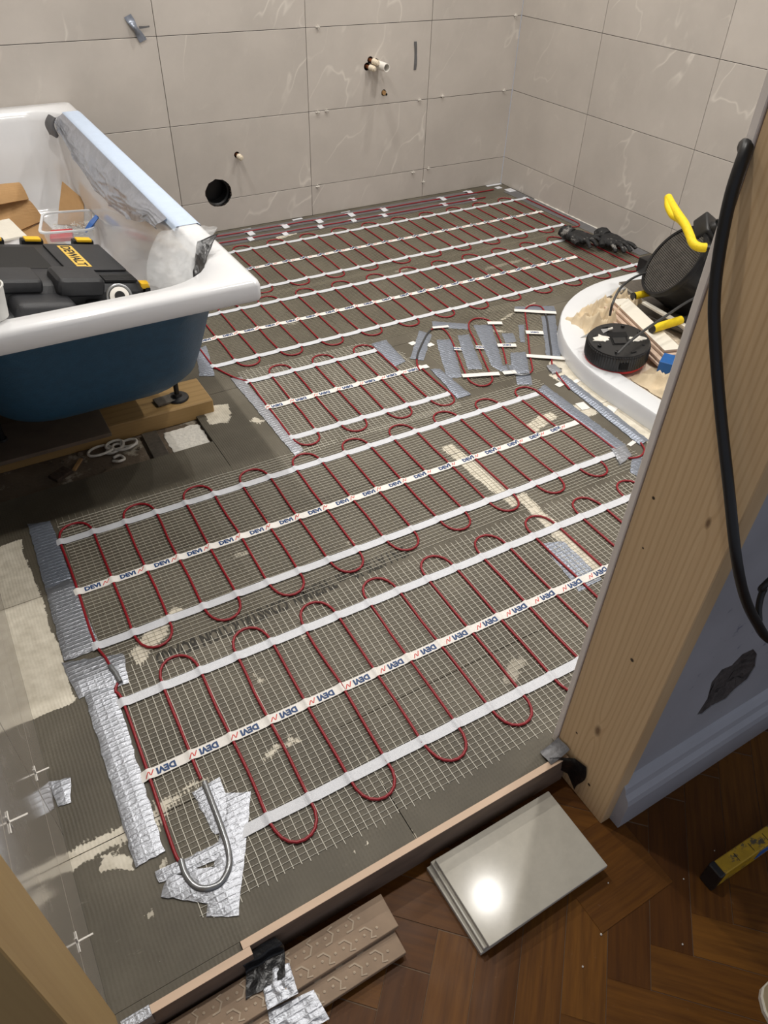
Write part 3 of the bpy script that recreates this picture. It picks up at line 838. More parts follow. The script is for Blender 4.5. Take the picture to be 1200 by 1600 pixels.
# ---- the two straight cables along the back wall
cr = thing('heating_cable_run', 'two straight red cables taped down along the foot of the back wall', 'heating cable')
for ya, yb, xa, xb in ((-.060, -.078, -1.70, -.105), (-.138, -.156, -1.70, -.215)):
    cable('heating_cable', cr, [Vector((xa + (xb - xa) * k / 24, ya + (yb - ya) * k / 24 + noise.noise(Vector((k * .7, ya * 50, 0))) * .006, CZ)) for k in range(25)])
def tab(parent, a, b, w, z=.0078, name='tape_tab', mat='tape_w'):
    a = Vector(a); b = Vector(b); d = (b - a).normalized(); s = Vector((-d.y, d.x, 0)) * w / 2; bm = B(); R = []
    for k in range(7):
        t = k / 6; p = a.lerp(b, t); zz = .0016 + (z - .0016) * math.exp(-((t - .5) / .22) ** 2) if z > .003 else z
        R.append([bm.verts.new(Vector((p.x, p.y, zz)) + s), bm.verts.new(Vector((p.x, p.y, zz)) - s), bm.verts.new(Vector((p.x, p.y, zz - .0006)) - s), bm.verts.new(Vector((p.x, p.y, zz - .0006)) + s)])
    for A, C in zip(R, R[1:]):
        for k in range(4): bm.faces.new((A[k], A[(k + 1) % 4], C[(k + 1) % 4], C[k]))
    bm.faces.new(R[0]); bm.faces.new(R[-1])
    return finish(name, bm, mat, parent)
for (px, py) in ((390, 365), (444, 354), (497, 346), (547, 336), (598, 328), (690, 311), (732, 301)):
    q = G(px, py); tab(cr, q + Vector((-.006, .025, 0)), q + Vector((.006, -.025, 0)), .03)
for (px, py) in ((390, 374), (444, 366), (499, 355), (551, 345), (599, 337), (693, 320), (738, 312)):
    q = G(px, py); tab(cr, q + Vector((-.006, .02, 0)), q + Vector((.006, -.02, 0)), .026)
for (px, py) in ((385, 359), (415, 355), (465, 343), (541, 332)):
    q = G(px, py); tab(cr, q + Vector((-.025, .0, 0)), q + Vector((.025, .004, 0)), .015, .0012)

# ---- loose section bent round in front of the shower tray
def K(x, y, z=CZ): return G(640 + x / 4.615, 460 + y / 4.615, z)
ls = thing('heating_cable_run', 'loose bent heating cable with cut mesh pieces in front of the shower tray', 'heating cable')
g1 = smoothpath([K(52, 470), K(62, 420), K(100, 335), K(128, 285), K(152, 258)], 5)
cable('cold_lead', ls, g1, .0036, 'rubber_g')['label'] = 'grey lead joining two red cables'
cable('heating_cable', ls, smoothpath([K(72, 545), K(55, 512), K(52, 472)], 4))
cable('heating_cable', ls, smoothpath([K(150, 260), K(180, 243), K(232, 246), K(275, 282), K(312, 350), K(345, 430), K(380, 520), K(412, 590), K(440, 630), K(500, 658), K(565, 652), K(598, 615), K(580, 572), K(545, 495), K(505, 405), K(465, 322), K(430, 250),
                                        K(432, 200), K(475, 174), K(540, 176), K(590, 204), K(625, 272), K(660, 352), K(685, 440), K(699, 505)], 5))
cable('cold_lead', ls, smoothpath([K(700, 506, .005), K(720, 545, .005), K(760, 574, .005), K(820, 582, .005), K(866, 570, .005)], 5), .0034, 'grey_sleeve')
cable('heating_cable', ls, smoothpath([K(864, 571), K(886, 545), K(880, 500), K(868, 440), K(858, 345), K(848, 240), K(834, 140), K(842, 98), K(885, 78), K(945, 88), K(975, 125)], 5))
cable('cold_lead', ls, smoothpath([K(975, 124), K(992, 190), K(1006, 300), K(1020, 400), K(1024, 458)], 5), .0036, 'rubber_g')
cable('heating_cable', ls, smoothpath([K(1024, 458), K(1028, 505), K(1048, 545), K(1080, 596), G(890, 608, CZ)], 4))
cable('heating_cable', ls, smoothpath([G(1001, 692, CZ), G(1007, 702, CZ), G(1003, 711, CZ), G(994, 715, CZ), G(982, 716, CZ)], 4))
def flat_tab(parent, a, b, w, z=.0082, txt=False):
    a = Vector(a); b = Vector(b); d = (b - a); L = d.length; d.normalize(); s = Vector((-d.y, d.x, 0)); bm = B(); w *= .5
    up = Vector((0, 0, z)); dn = Vector((0, 0, z - .0007)); a = Vector((a.x, a.y, 0)); b = Vector((b.x, b.y, 0))
    v = [bm.verts.new(p) for p in (a + s * w + up, a - s * w + up, b - s * w + up, b + s * w + up, a + s * w + dn, a - s * w + dn, b - s * w + dn, b + s * w + dn)]
    for q in ((0, 1, 2, 3), (4, 7, 6, 5), (0, 4, 5, 1), (1, 5, 6, 2), (2, 6, 7, 3), (3, 7, 4, 0)): bm.faces.new([v[i] for i in q])
    o = finish('printed_tape' if txt else 'tape_tab', bm, 'tape_p', parent)
    if txt:
        bm = B(); c = (a + b) / 2; put_text(bm, DEVI, lambda q: c - d * q.x * .8 - s * (q.y - .0058) * .8 + Vector((0, 0, z + .0004)))
        finish('lettering', bm, 'ink_blue', o)
    return o
for (x0, y0, x1, y1, w, tx) in ((378, 602, 645, 585, .02, 0), (672, 582, 765, 573, .02, 0), (752, 128, 1055, 146, .02, 0), (840, 456, 1115, 476, .02, 0), (560, 220, 666, 220, .02, 0), (165, 254, 280, 244, .014, 0),
                           (318, 405, 372, 408, .021, 1), (474, 394, 534, 398, .021, 1), (632, 381, 766, 381, .021, 1), (836, 286, 962, 291, .024, 1)):
    flat_tab(ls, K(x0, y0, 0), K(x1, y1, 0), w, txt=bool(tx))
for (x, y) in ((24, 357), (150, 368), (1070, 294), (1083, 656)):
    q = K(x, y, 0); flat_tab(ls, q + Vector((-.012, 0, 0)), q + Vector((.012, .004, 0)), .02, .002)
q = G(872, 603, 0)
for (a, b) in (((905, 630), (916, 640)), ((984, 692), (990, 695)), ((897, 595), (903, 598)), ((946, 650), (958, 636))):
    flat_tab(ls, G(*a), G(*b), .03, .002)
lf = Line(0, 0, 0)
for (x0, x1, y0, y1) in ((-1.33, -1.02, -1.60, -1.22), (-1.02, -.80, -1.47, -1.16)):
    grid(ls, Line((x0 + x1) / 2, (y0 + y1) / 2, -.05), x0, x1, -(y1 - y0) / 2, (y1 - y0) / 2, 'thread_g', 'thread_g', .0009, .0008)

# ================================================================== FOIL TAPE ON THE FLOOR
def foil(label, quads, mat='foil', z=.0046, group='foil tape strips on the floor', px=True, ridge=0., name='foil_tape_strip', nz=1.):
    bm = B()
    for q in quads:
        c = [G(*p) if px else Vector((p[0], p[1], 0)) for p in q]
        w1 = max((c[1] - c[0]).length, (c[2] - c[3]).length); w2 = max((c[3] - c[0]).length, (c[2] - c[1]).length)
        nu = max(3, int(w1 / .008)); nv = max(3, int(w2 / .012))
        sd = random.uniform(0, 50); g = []
        for i in range(nu + 1):
            row = []
            for j in range(nv + 1):
                u, v = i / nu, j / nv
                if j in (0, nv): u_ = u
                p = (c[0] * (1 - u) + c[1] * u) * (1 - v) + (c[3] * (1 - u) + c[2] * u) * v
                e = min(u * nu, (1 - u) * nu, v * nv, (1 - v) * nv)
                zz = z + noise.noise(Vector((p.x * 90 + sd, p.y * 90, 0))) * .0011 * nz + ridge * math.exp(-((u - .5) / .12) ** 2)
                if e < .5: zz = max(.0016, zz - .0018); p = p + Vector((random.uniform(-.0016, .0016), random.uniform(-.0016, .0016), 0))
                row.append(bm.verts.new((p.x, p.y, zz)))
            g.append(row)
        for i in range(nu):
            for j in range(nv): bm.faces.new((g[i][j], g[i + 1][j], g[i + 1][j + 1], g[i][j + 1]))
        low = {}
        rimv = [g[i][0] for i in range(nu)] + [g[nu][j] for j in range(nv)] + [g[i][nv] for i in range(nu, 0, -1)] + [g[0][j] for j in range(nv, 0, -1)]
        dn = [bm.verts.new((v.co.x, v.co.y, .0006)) for v in rimv]
        for k in range(len(rimv)): bm.faces.new((rimv[k], rimv[(k + 1) % len(rimv)], dn[(k + 1) % len(rimv)], dn[k]))
        z += .0005
    return tag(finish(name, bm, mat, None, True, 50), label, 'tape', group)

foil('silver tape strip with the bath shadow put into its duller colour at the far end of the left mat edge', [((44, 820), (79, 815), (113, 905), (72, 926))], 'foil_d')  # same silver tape; the duller foil colour paints in the bath's shadow
foil('crinkled grey foil tape along the left edge of the second mat', [((71, 922), (112, 903), (158, 1014), (101, 1034))], 'foil')
foil('short foil tape patch under the small grey cable joint', [((96, 1036), (194, 1022), (201, 1068), (124, 1092))], 'foil', z=.0036)
foil('long bright silver foil tape beside the left edge of the nearest mat', [((131, 1082), (178, 1072), (258, 1332), (212, 1356))], 'foil')
foil('silver foil tape wrapped over the corner between floor and left wall', [((76, 1222), (112, 1215), (111, 1254), (90, 1262))], 'foil', z=.003)
def k8(x, y): return (200 + x / 2.4, 1000 + y / 2.4)
foil('ragged crinkled foil patches under the U-shaped grey cable sleeve', [
    (k8(240, 572), k8(342, 516), k8(424, 700), k8(325, 735)), (k8(368, 576), k8(461, 572), k8(414, 1035), k8(290, 1038)),
    (k8(104, 872), k8(388, 740), k8(392, 800), k8(118, 912)), (k8(150, 884), k8(250, 880), k8(310, 990), k8(128, 966)), (k8(230, 862), k8(420, 850), k8(400, 1000), k8(260, 985))], 'foil', z=.0030)
foil('blue-grey foil tape down the left side of the short mat', [((360, 592), (377, 590), (474, 704), (461, 713))], 'foil')
def k4(x, y): return (640 + x / 4.615, 460 + y / 4.615)
foil('foil tape slanting past the right end of the short mat', [(k4(152, 545), k4(216, 540), k4(440, 725), k4(345, 755))], 'foil_d')
foil('foil tape slanting beside the top right corner of the short mat', [((580, 538), (603, 532), (634, 565), (617, 574))], 'foil_d')
foil('foil tape over the grey lead left of the loose cable', [(k4(70, 265), k4(162, 290), k4(100, 480), k4(4, 466))], 'foil_d', z=.0032)
foil('foil tape lying crosswise above the loose cable', [(k4(160, 195), k4(420, 215), k4(420, 256), k4(170, 240))], 'foil_d', z=.0030)
foil('wide foil tape strip left of the first loose cable leg', [(k4(190, 330), k4(300, 325), k4(378, 600), k4(270, 610))], 'foil_d', z=.0034)
foil('foil tape between the first two loose cable legs', [(k4(345, 300), k4(430, 290), k4(525, 540), k4(420, 545))], 'foil_d', z=.0034)
foil('wide foil tape between the second and third loose cable legs', [(k4(460, 225), k4(590, 220), k4(690, 575), k4(590, 520))], 'foil_d', z=.0034)
foil('small foil piece right of the third loose cable leg', [(k4(665, 285), k4(745, 280), k4(770, 345), k4(692, 355))], 'foil_d', z=.0034)
foil('tiny upright foil piece left of the rightmost loose cable loop', [(k4(785, 222), k4(826, 218), k4(830, 350), k4(795, 345))], 'foil_d', z=.0034)
foil('broad foil patch over the grey cable joint near the tray', [(k4(725, 425), k4(835, 420), k4(862, 570), k4(742, 582)), (k4(650, 520), k4(742, 515), k4(770, 575), k4(690, 588))], 'foil_d', z=.0050)
foil('foil square in front of the grey cable joint near the tray', [(k4(765, 592), k4(870, 582), k4(886, 655), k4(775, 652))], 'foil_d', z=.0034)
foil('foil tape under the grey lead closest to the shower tray', [(k4(950, 160), k4(1050, 150), k4(1088, 450), k4(985, 450))], 'foil_d', z=.0026)
foil('foil tape behind the rightmost loose cable loop', [(k4(760, 90), k4(1040, 86), k4(1056, 124), k4(752, 118))], 'foil_d', z=.0020)
foil('crumpled little foil piece over the red cable by the tray', [(k4(985, 525), k4(1040, 510), k4(1098, 560), k4(1030, 582))], 'foil', z=.0075)
def k3(x, y): return (840 + x / 6, 580 + y / 6)
foil('long grey foil tape along the right end of the second mat', [(k3(5, 180), k3(62, 130), k3(830, 700), k3(745, 770))], 'foil_d')
foil('long foil tape with a cable ridge beside the white tray edge', [(k3(180, 70), k3(250, 38), k3(1040, 655), k3(955, 700))], 'foil_d', z=.0050, ridge=.006)
foil('crumpled foil wad at the right end of the second mat', [(k3(690, 745), k3(815, 700), k3(880, 800), k3(770, 890))], 'foil', z=.007, nz=3.)
foil('foil tape scrap under the mesh near the right door post', [((846, 850), (880, 846), (940, 905), (905, 925))], 'foil_d', z=.0012)
foil('foil scrap by the tray edge close to the right door post', [((988, 716), (1004, 712), (996, 745), (984, 738))], 'foil_d', z=.003)
foil('dull grey tape band under the cables along the back wall', [((-1.72, -.028), (-.22, -.035), (-.215, -.10), (-1.72, -.085))], 'duct_grey', z=.0016, px=False)
foil('second dull grey tape band beside the back wall cables', [((-1.72, -.112), (-.28, -.125), (-.28, -.178), (-1.72, -.165))], 'duct_grey', z=.0016, px=False)
foil('grey tape band along the foot of the right wall', [((-.075, -.12), (-.004, -.12), (-.004, -1.05), (-.06, -1.05))], 'duct_grey', z=.0018, px=False)
foil('grey foil tape near the bath foot at the mat corner', [((306, 548), (322, 540), (336, 588), (312, 588))], 'foil_d', z=.0030)

# ================================================================== BACK WALL FITTINGS
# waste hole: rough plaster ring and black pipe socket
t = thing('waste_pipe', 'black waste pipe socket in the large round hole low on the back wall', 'pipe', (-1.525, .0, .157))
mxw = Matrix.Rotation(-PI / 2, 4, 'X')
bm = B(); lathe(bm, [(.056, .010), (.0565, .03), (.050, .034), (.049, .07), (.053, .074), (.053, .084), (.001, .084)], 28, mxw, close=False); finish('socket', bm, 'waste', t, True, 40)
bm = B()
for k in range(28):
    a = 2 * PI * k / 28
    if random.random() < .75: box(bm, -.003, .003, -.002, .004, -.002, .002, mx=Matrix.Translation((math.cos(a) * .0565, .006, math.sin(a) * .0565)) @ Matrix.Rotation(random.uniform(0, 3), 4, 'Y'))
finish('broken_edge', bm, 'brick', t)

def stub(label, p, r, l, cap=True, d=(.0, -1, -.12), group='capped water pipes'):
    t = thing('water_pipe', label, 'pipe', p, group=group); d = Vector(d).normalized()
    bm = B(); tube(bm, [d * -.035, d * (l * .6)], r * .72, 12); finish('copper_pipe', bm, 'copper', t, True, 40)
    bm = B(); a, b = d * (l * .35), d * l
    P = [a.lerp(b, s) for s in (0, .02, .3, .34, .40, .44, .8, .82, .98, 1)]
    tube(bm, P, r, 14, rs=[r * k for k in (.9, 1.15, 1.15, 1., 1., 1.1, 1.1, .8, .8, .55)]); finish('end_cap', bm, 'cream_cap', t, True, 30)
    return t
stub('capped pipe stub above the round waste hole', (-1.427, .0, .298), .0095, .042, d=(.10, -1, -.10))
stub('upper capped pipe of the pair beside the white waste pipe', (-.792, .0, .601), .0100, .052, d=(.22, -1, -.10))
stub('lower capped pipe of the pair beside the white waste pipe', (-.806, .0, .578), .0100, .050, d=(.22, -1, -.06))
t = thing('waste_pipe', 'open white plastic waste pipe sticking out of the back wall', 'pipe', (-.765, 0, .585))
d = Vector((.10, -1, -.03)).normalized(); mxp = d.to_track_quat('Z', 'Y').to_matrix().to_4x4()
bm = B(); lathe(bm, [(.0165, -.04), (.0165, .078), (.0163, .080), (.0135, .080), (.0133, .04), (.001, .03)], 24, mxp, close=False); finish('pipe', bm, 'white_plastic', t, True, 40)
t = thing('water_pipe', 'short bare pipe end in the small hole under the white waste pipe', 'pipe', (-.722, 0, .473))
bm = B(); tube(bm, [(0, .03, 0), (0, -.006, 0)], .0085, 14); finish('pipe', bm, 'card', t, True, 40)
bm = B(); lathe(bm, [(.0052, 0), (.0052, .0008), (.001, .0009)], 14, Matrix.Translation((.0135, 0, -.0075)) @ Matrix.Rotation(PI / 2, 4, 'X')); finish('drill_hole', bm, 'hole_dark', t)

# tape tags on the back wall
bm = B()
surf(bm, lambda u, v: Vector((-1.783 + .042 * v + .026 * (u - .5) * (1 - .45 * math.exp(-((v - .5) / .18) ** 2)), -.003 - .010 * math.exp(-((v - .45) / .2) ** 2) * (1 + .8 * math.sin(u * 5)), .796 - .078 * v + .010 * (u - .5))), 6, 16)
o = tag(finish('duct_tape_tag', bm, 'foil_d', None, True), 'twisted silver tape tag hanging on the upper left of the back wall', 'tape')
bm = B(); surf(bm, lambda u, v: Vector((-1.75 + .038 * u, -.008 - .006 * math.sin(u * 3), .760 + .002 * u + (.008 - .003 * u) * (v - .5))), 8, 3); finish('twisted_end', bm, 'duct_grey', o, True)
bm = B(); surf(bm, lambda u, v: Vector((-.570 + .0135 * (u - .5) + .004 * math.sin(v * 3) + .004 * v, -.0015 - .001 * math.sin(v * 9 + u), .657 - .107 * v)), 3, 14)
tag(finish('duct_tape_tag', bm, 'duct_grey', None, True), 'narrow upright strip of grey tape on the back wall right of the pipes', 'tape')

# tile spacers left in the joints
def spacer(p, ax, proto=[None]):
    if proto[0] is None:
        bm = B()
        for (dx, dz) in ((.0085, .0007), (.0007, .0085)): box(bm, -dx, dx, -.006, .0, -dz, dz)
        proto[0] = finish('tile_spacer', bm, 'white_plastic'); o = proto[0]
    else: o = dupe(proto[0])
    o.location = p; o.rotation_euler = (random.uniform(-.1, .1), 0, ax)
    return o
for (px, py) in ((655, 156), (691, 150), (787, 141), (645, 269), (669, 263), (661, 284), (805, 24), (496, 42), (496, 175), (510, 173), (496, 291)):
    q = GY(px, py, 0); tag(spacer((q.x, -.0005, q.z), 0), 'small white plastic tile spacer stuck in a back wall joint', 'tile spacer', 'spacers in the back wall joints')
for (y, z, w_) in ((-2.359, .129, 'beside the silver corner tape'), (-2.632, .129, 'nearest the left door post'), (-2.60, .40, 'highest up by the left door post')):
    bm = B(); box(bm, 0, .0012, -.014, .014, -.0008, .0008); box(bm, 0, .0012, -.0008, .0008, -.012, .012); box(bm, 0, .020, -.0012, .0012, -.0008, .0008)
    o = finish('tile_spacer', bm, 'white_plastic'); o.location = (LX + .0003, y, z); tag(o, 'white tile spacer in the glossy left wall joint ' + w_, 'tile spacer', 'spacers in the left wall joints')

# sealant lines and bits at the wall foot
bm = B(); P = []
for k in range(30):
    t_ = k / 29; y = -.28 - .55 * t_; P.append(Vector((-.004, y, .002)))
tube(bm, P, .004, 6, rs=[.002 + .005 * abs(noise.noise(Vector((k * .5, 2, 0)))) for k in range(30)])
tag(finish('sealant_bead', bm, 'caulk'), 'uneven white sealant bead along the foot of the right wall', 'sealant')
bm = B()
for (x0, y0, x1, y1) in ((-.10, -.004, -.02, -.004), (-.075, -.045, -.055, -.055), (-.05, -.095, -.02, -.125)):
    box(bm, min(x0, x1), max(x0, x1) + .012, min(y0, y1) - .016, max(y0, y1) + .001, .0, .0028, .0008)
tag(finish('tape_scraps', bm, 'tape_w'), 'white tape scraps in the far corner of the floor', 'tape')

# ================================================================== BATH
RZ = .55; BX0, BX1 = LX + .003, -2.043; BY0, BY1 = -1.742, -.004
bath = thing('bathtub', 'white bathtub with blue outer shell standing along the left wall', 'bathtub', (0, 0, 0))
bm = B(); n = 8
O = lambda z, d, r: rrect(BX0 + d, BX1 - d, BY0 + d, BY1 - d, z, r, n)
I = lambda z, l, r_, f, b, r: rrect(BX0 + l, BX1 - r_, BY0 + f, BY1 - b, z, r, n)
loft(bm, [O(RZ - .046, .012, .012), O(RZ - .044, .002, .012), O(RZ - .038, 0, .012), O(RZ - .012, 0, .012), O(RZ - .004, .003, .014), O(RZ, .011, .016),
          I(RZ, .05, .052, .050, .085, [.12, .12, .15, .15]), I(RZ - .006, .056, .058, .056, .092, [.12, .12, .15, .15]), I(RZ - .03, .064, .066, .070, .100, [.12, .12, .16, .16]),
          I(.36, .09, .078, .18, .112, [.10, .10, .17, .17]), I(.24, .115, .092, .27, .122, [.09, .09, .16, .16]), I(.205, .15, .125, .33, .155, [.08, .08, .14, .14]), I(.195, .20, .18, .40, .21, [.06, .06, .10, .10])], cap1=True)
finish('rim_and_basin', bm, 'bath', bath, True, 50)
# deck filling the near corner: the basin outline steps in there
bm = B(); n2 = 8
S = lambda z, l, r_, f, b, r: rrect(BX0 + l, BX1 - r_, BY0 + f, BY1 - b, z, r, n2)
loft(bm, [S(RZ - .047, .014, .014, .014, .014, .012), S(RZ - .05, .045, .046, .042, .07, [.05, .05, .10, .10]), S(.44, .05, .050, .078, .080, [.08, .08, .15, .15]), S(.30, .075, .064, .150, .09, [.08, .08, .16, .16]), S(.245, .09, .076, .185, .10, [.08, .08, .15, .15]), S(.205, .105, .092, .235, .112, [.08, .08, .14, .14]), S(.185, .13, .115, .29, .13, .12), S(.178, .17, .16, .34, .17, .10)], cap1=True)
finish('outer_shell', bm, 'bath_out', bath, True, 50)
for (fx, fy) in ((-2.152, -1.285), (-2.62, -1.285), (-2.152, -.35), (-2.62, -.35)):
    f = B(); tube(f, [(fx + .004, fy + .006, .19), (fx, fy, .056)], .0075, 10); lg = finish('leg', f, 'black_plastic', bath, True, 40)
    f = B(); lathe(f, [(.001, .058), (.012, .058), (.014, .050), (.030, .047), (.032, .0425), (.030, .0415), (.001, .0415)], 20, Matrix.Translation((fx, fy, 0))); finish('foot', f, 'black_plastic', lg, True, 40)

bm = B()   # pale blue tape along the right rim
def rt(u, v):
    y = -.165 - 1.21 * u; xs = [-2.108, -2.102, -2.050, -2.0425, -2.0415]; zs = [RZ - .010, RZ + .0012, RZ + .0012, RZ - .004, RZ - .016]
    k = v * 4; i = min(3, int(k)); f = k - i
    return Vector((xs[i] * (1 - f) + xs[i + 1] * f, y, zs[i] * (1 - f) + zs[i + 1] * f + noise.noise(Vector((y * 30, v * 4, 0))) * .0006))
surf(bm, rt, 60, 12)
tag(finish('rim_tape', bm, 'bath_tape', None, True), 'pale blue protective tape covering the right rim of the bathtub', 'tape')
bm = B()   # loose flap of tape hanging into the bath
def fl(u, v):
    y = -.17 - 1.13 * u; d = .030 + .085 * math.sin(PI * min(1, u * 1.08)) ** .8
    dd = d * v; wx = -2.1005 - .012 * min(1, dd / .03) - .09 * max(0, dd - .03)
    x = wx - .004 - .010 * v - .010 * math.sin(v * 3.1) * (.4 + abs(noise.noise(Vector((y * 9, v, 4))))) - .003 * (1 + math.sin(v * 9 + y * 7)) * v
    x -= .007 * max(0, 1 - abs(noise.noise(Vector((y * 5 + v * 2.2, v * 5.5 - y * 3, 8)))) * 5) * v
    return Vector((x, y + .01 * math.sin(v * 4 + y * 11), RZ + .0012 - d * v))
surf(bm, fl, 130, 30)
tag(finish('loose_tape_flap', bm, 'flap', None, True), 'creased silver tape flap hanging inside the right rim of the bathtub', 'tape')
bm = B()
surf(bm, lambda u, v: Vector((-2.122 - .028 * u - .01 * math.sin(v * 4) - .02 * v, -.185 - .012 * math.sin(u * 4), RZ - .003 - .062 * v - .004 * math.sin(u * 5))), 8, 10)
tag(finish('tape_end', bm, 'duct_grey', None, True), 'grey tape end folded at the far inner corner of the bathtub', 'tape')

# clear bag lying over the near right rim
bag = thing('plastic_bag', 'crumpled clear plastic bag draped over the near right rim of the bathtub', 'bag')
cz = [G(246, 366, .602), G(340, 356, .575), G(336, 380, .575), G(300, 452, .535), G(232, 446, .515)]
def bagf(off):
    def f(u, v):
        top = cz[0].lerp(cz[1], u); bot = cz[4].lerp(cz[3], u); p = top.lerp(bot, v)
        p = p + Vector((-.012 * math.sin(PI * v), 0, 0))
        e = math.sin(PI * u) ** .5 * math.sin(PI * min(1, v * .9 + .06)) ** .5
        return p + Vector((.0, -.3, 1)).normalized() * (off * e + .010 * noise.noise(Vector((u * 4, v * 4, off * 60))) * e + .005 * noise.noise(Vector((u * 11, v * 11, off * 60))))
    return f
bm = B(); surf(bm, bagf(.024), 26, 26); finish('front_layer', bm, 'bag', bag, True)
bm = B(); surf(bm, bagf(-.010), 22, 22); finish('back_layer', bm, 'bag', bag, True)
bm = B()
surf(bm, lambda u, v: G(302, 436, .540).lerp(G(309, 377, .578), v) + (G(334, 428, .536) - G(306, 434, .540)) * u * (.62 + .55 * v ** 3) + Vector((0, -.004, .006)) * math.sin(u * 3 + v * 5) + Vector((.004 * noise.noise(Vector((u * 5, v * 5, 2))), 0, .004)), 8, 18, .0015)
tag(finish('black_tape_strip', bm, 'black_tape', None, True), 'glossy black tape strip hanging inside the near corner of the bathtub', 'tape')

# cardboard, board and cup in the bath
def flap(name, parent, quad, mat='card', th=.004, bend=0.):
    c = [Vector(q) for q in quad]; nn = (c[1] - c[0]).cross(c[3] - c[0]).normalized(); bm = B()
    surf(bm, lambda u, v: (c[0].lerp(c[1], u)).lerp(c[3].lerp(c[2], u), v) + nn * (bend * math.sin(PI * u) + .002 * noise.noise(Vector((u * 4, v * 4, c[0].x * 9)))), 8, 8)
    bmesh.ops.recalc_face_normals(bm, faces=bm.faces[:]); bmesh.ops.solidify(bm, geom=bm.faces[:], thickness=th)
    return finish(name, bm, mat, parent)
t = thing('cardboard_box', 'flattened brown cardboard box with open flaps at the far left of the bathtub', 'box')
flap('panel', t, [G(-70, 305, .33), G(-40, 392, .225), G(68, 344, .215), G(44, 312, .285)], bend=.006)
flap('upper_flap', t, [G(-60, 296, .36), G(-60, 330, .335), G(44, 312, .288), G(30, 286, .335)], bend=.008)
flap('side_flap', t, [G(44, 312, .286), G(68, 344, .213), G(28, 366, .212), G(10, 344, .25)], bend=-.003)
flap('floor_panel', t, [G(28, 366, .211), G(68, 344, .212), G(118, 395, .202), G(60, 400, .202)], bend=0)
o = flap('cardboard_piece', None, [G(97, 283, .335), G(90, 350, .255), G(131, 354, .258), G(131, 312, .305)], bend=.002); tag(o, 'small folded cardboard piece leaning in the far right corner of the bathtub', 'cardboard')
o = flap('cardboard_piece', None, [G(150, 352, .215), G(146, 372, .206), G(192, 412, .206), G(196, 404, .214)]); tag(o, 'narrow cardboard piece between the toolbox and the right side of the bathtub', 'cardboard')
o = flap('tile_offcut', None, [G(-30, 352, .305), G(-30, 380, .30), G(42, 368, .302), G(14, 341, .305)], 'paper', .006); tag(o, 'cream board offcut lying on the cardboard behind the toolbox', 'board')
t = thing('plastic_cup', 'translucent white cup standing on the near left rim of the bathtub', 'cup', G(-8, 508, RZ) + Vector((0, .035, 0)))
bm = B(); lathe(bm, [(.030, .001), (.036, .058), (.0375, .0585), (.0375, .061), (.0345, .061), (.0285, .004), (.001, .004)], 28, close=False); finish('body', bm, 'cup', t, True, 40)

# clear tub with red and white pieces
tq = G(110, 354, .29); tub = thing('plastic_tub', 'clear plastic tub of spacers between cardboard and toolbox in the bathtub', 'tub', (tq.x - .004, tq.y, .212), (0, 0, -.25))
bm = B(); loft(bm, [rrect(-.062, .062, -.075, .075, .002, .02, 5), rrect(-.078, .078, -.09, .09, .092, .026, 5), rrect(-.085, .085, -.097, .097, .092, .028, 5), rrect(-.085, .085, -.097, .097, .097, .028, 5), rrect(-.076, .076, -.088, .088, .097, .026, 5), rrect(-.060, .060, -.073, .073, .005, .02, 5)], cap0=True, cap1=True)
finish('shell', bm, 'tub', tub, True, 40)
bm = B(); loft(bm, [rrect(-.086, .086, -.098, .098, z, .028, 5) for z in (.0935, .0985)] + [rrect(-.078, .078, -.090, .090, z, .026, 5) for z in (.0985, .0935)]); finish('rim', bm, 'white_clear', tub, True, 40)
bm = B(); box(bm, -.060, .01, -.06, .0, .060, .076, .003, mx=Matrix.Rotation(.1, 4, 'X')); o = finish('clip_bag', bm, 'red_plastic', tub)
bm = B()
for k in range(90):
    mxk = Matrix.Translation((random.uniform(-.05, .055), random.uniform(-.03, .07), .05 + random.uniform(0, .02))) @ Matrix.Rotation(random.uniform(0, 3), 4, Vector((random.random(), random.random(), random.random())))
    box(bm, -.006, .006, -.001, .001, -.001, .001, mx=mxk)
o = finish('spacer_heap', bm, 'white_plastic', tub); o['kind'] = 'stuff'
bm = B(); ba, bb = G(133, 362, .30), G(152, 338, .335); ti = tub.matrix_basis.inverted(); tube(bm, [ti @ ba, ti @ ba.lerp(bb, .5), ti @ bb], .007, 4, rs=[.006, .010, .008]); o = finish('blue_scraper', bm, 'blue_plastic', tub)

# ---- toolbox
TB = Matrix.Translation((-2.437, -1.190, .321)) @ Matrix.Rotation(.10, 4, 'Z') @ Matrix.Rotation(.215, 4, 'Y')
tb = thing('toolbox', 'black tool case with yellow latches and yellow name plate in the bathtub', 'toolbox'); tb.matrix_world = TB
bm = B(); box(bm, -.215, .215, -.16, .155, -.075, .075, .022, 3); box(bm, -.222, .222, -.166, .160, .068, .084, .006, 2); box(bm, -.17, -.09, -.19, -.15, -.07, .07, .02, 3); box(bm, .03, .12, -.19, -.15, -.07, .07, .02, 3); box(bm, -.215, .12, -.222, -.14, -.060, .085, .018, 3); box(bm, -.11, .025, -.235, -.15, .02, .118, .020, 3); box(bm, .06, .11, -.21, -.15, .04, .100, .014, 2)
finish('case_body', bm, 'toolbox', tb, True, 35)
bm = B(); loft(bm, [rrect(-.215, .215, -.16, .155, .084, .03, 5), rrect(-.215, .215, -.16, .155, .116, .03, 5), rrect(-.205, .205, -.15, .146, .130, .026, 5), rrect(-.19, .19, -.135, .132, .136, .02, 5)], cap0=True, cap1=True)
lid = finish('lid', bm, 'toolbox', tb, True, 30)
bm = B(); box(bm, .05, .195, -.075, .125, .1362, .1415, .003, 2); finish('raised_panel', bm, 'toolbox', lid, True, 30)
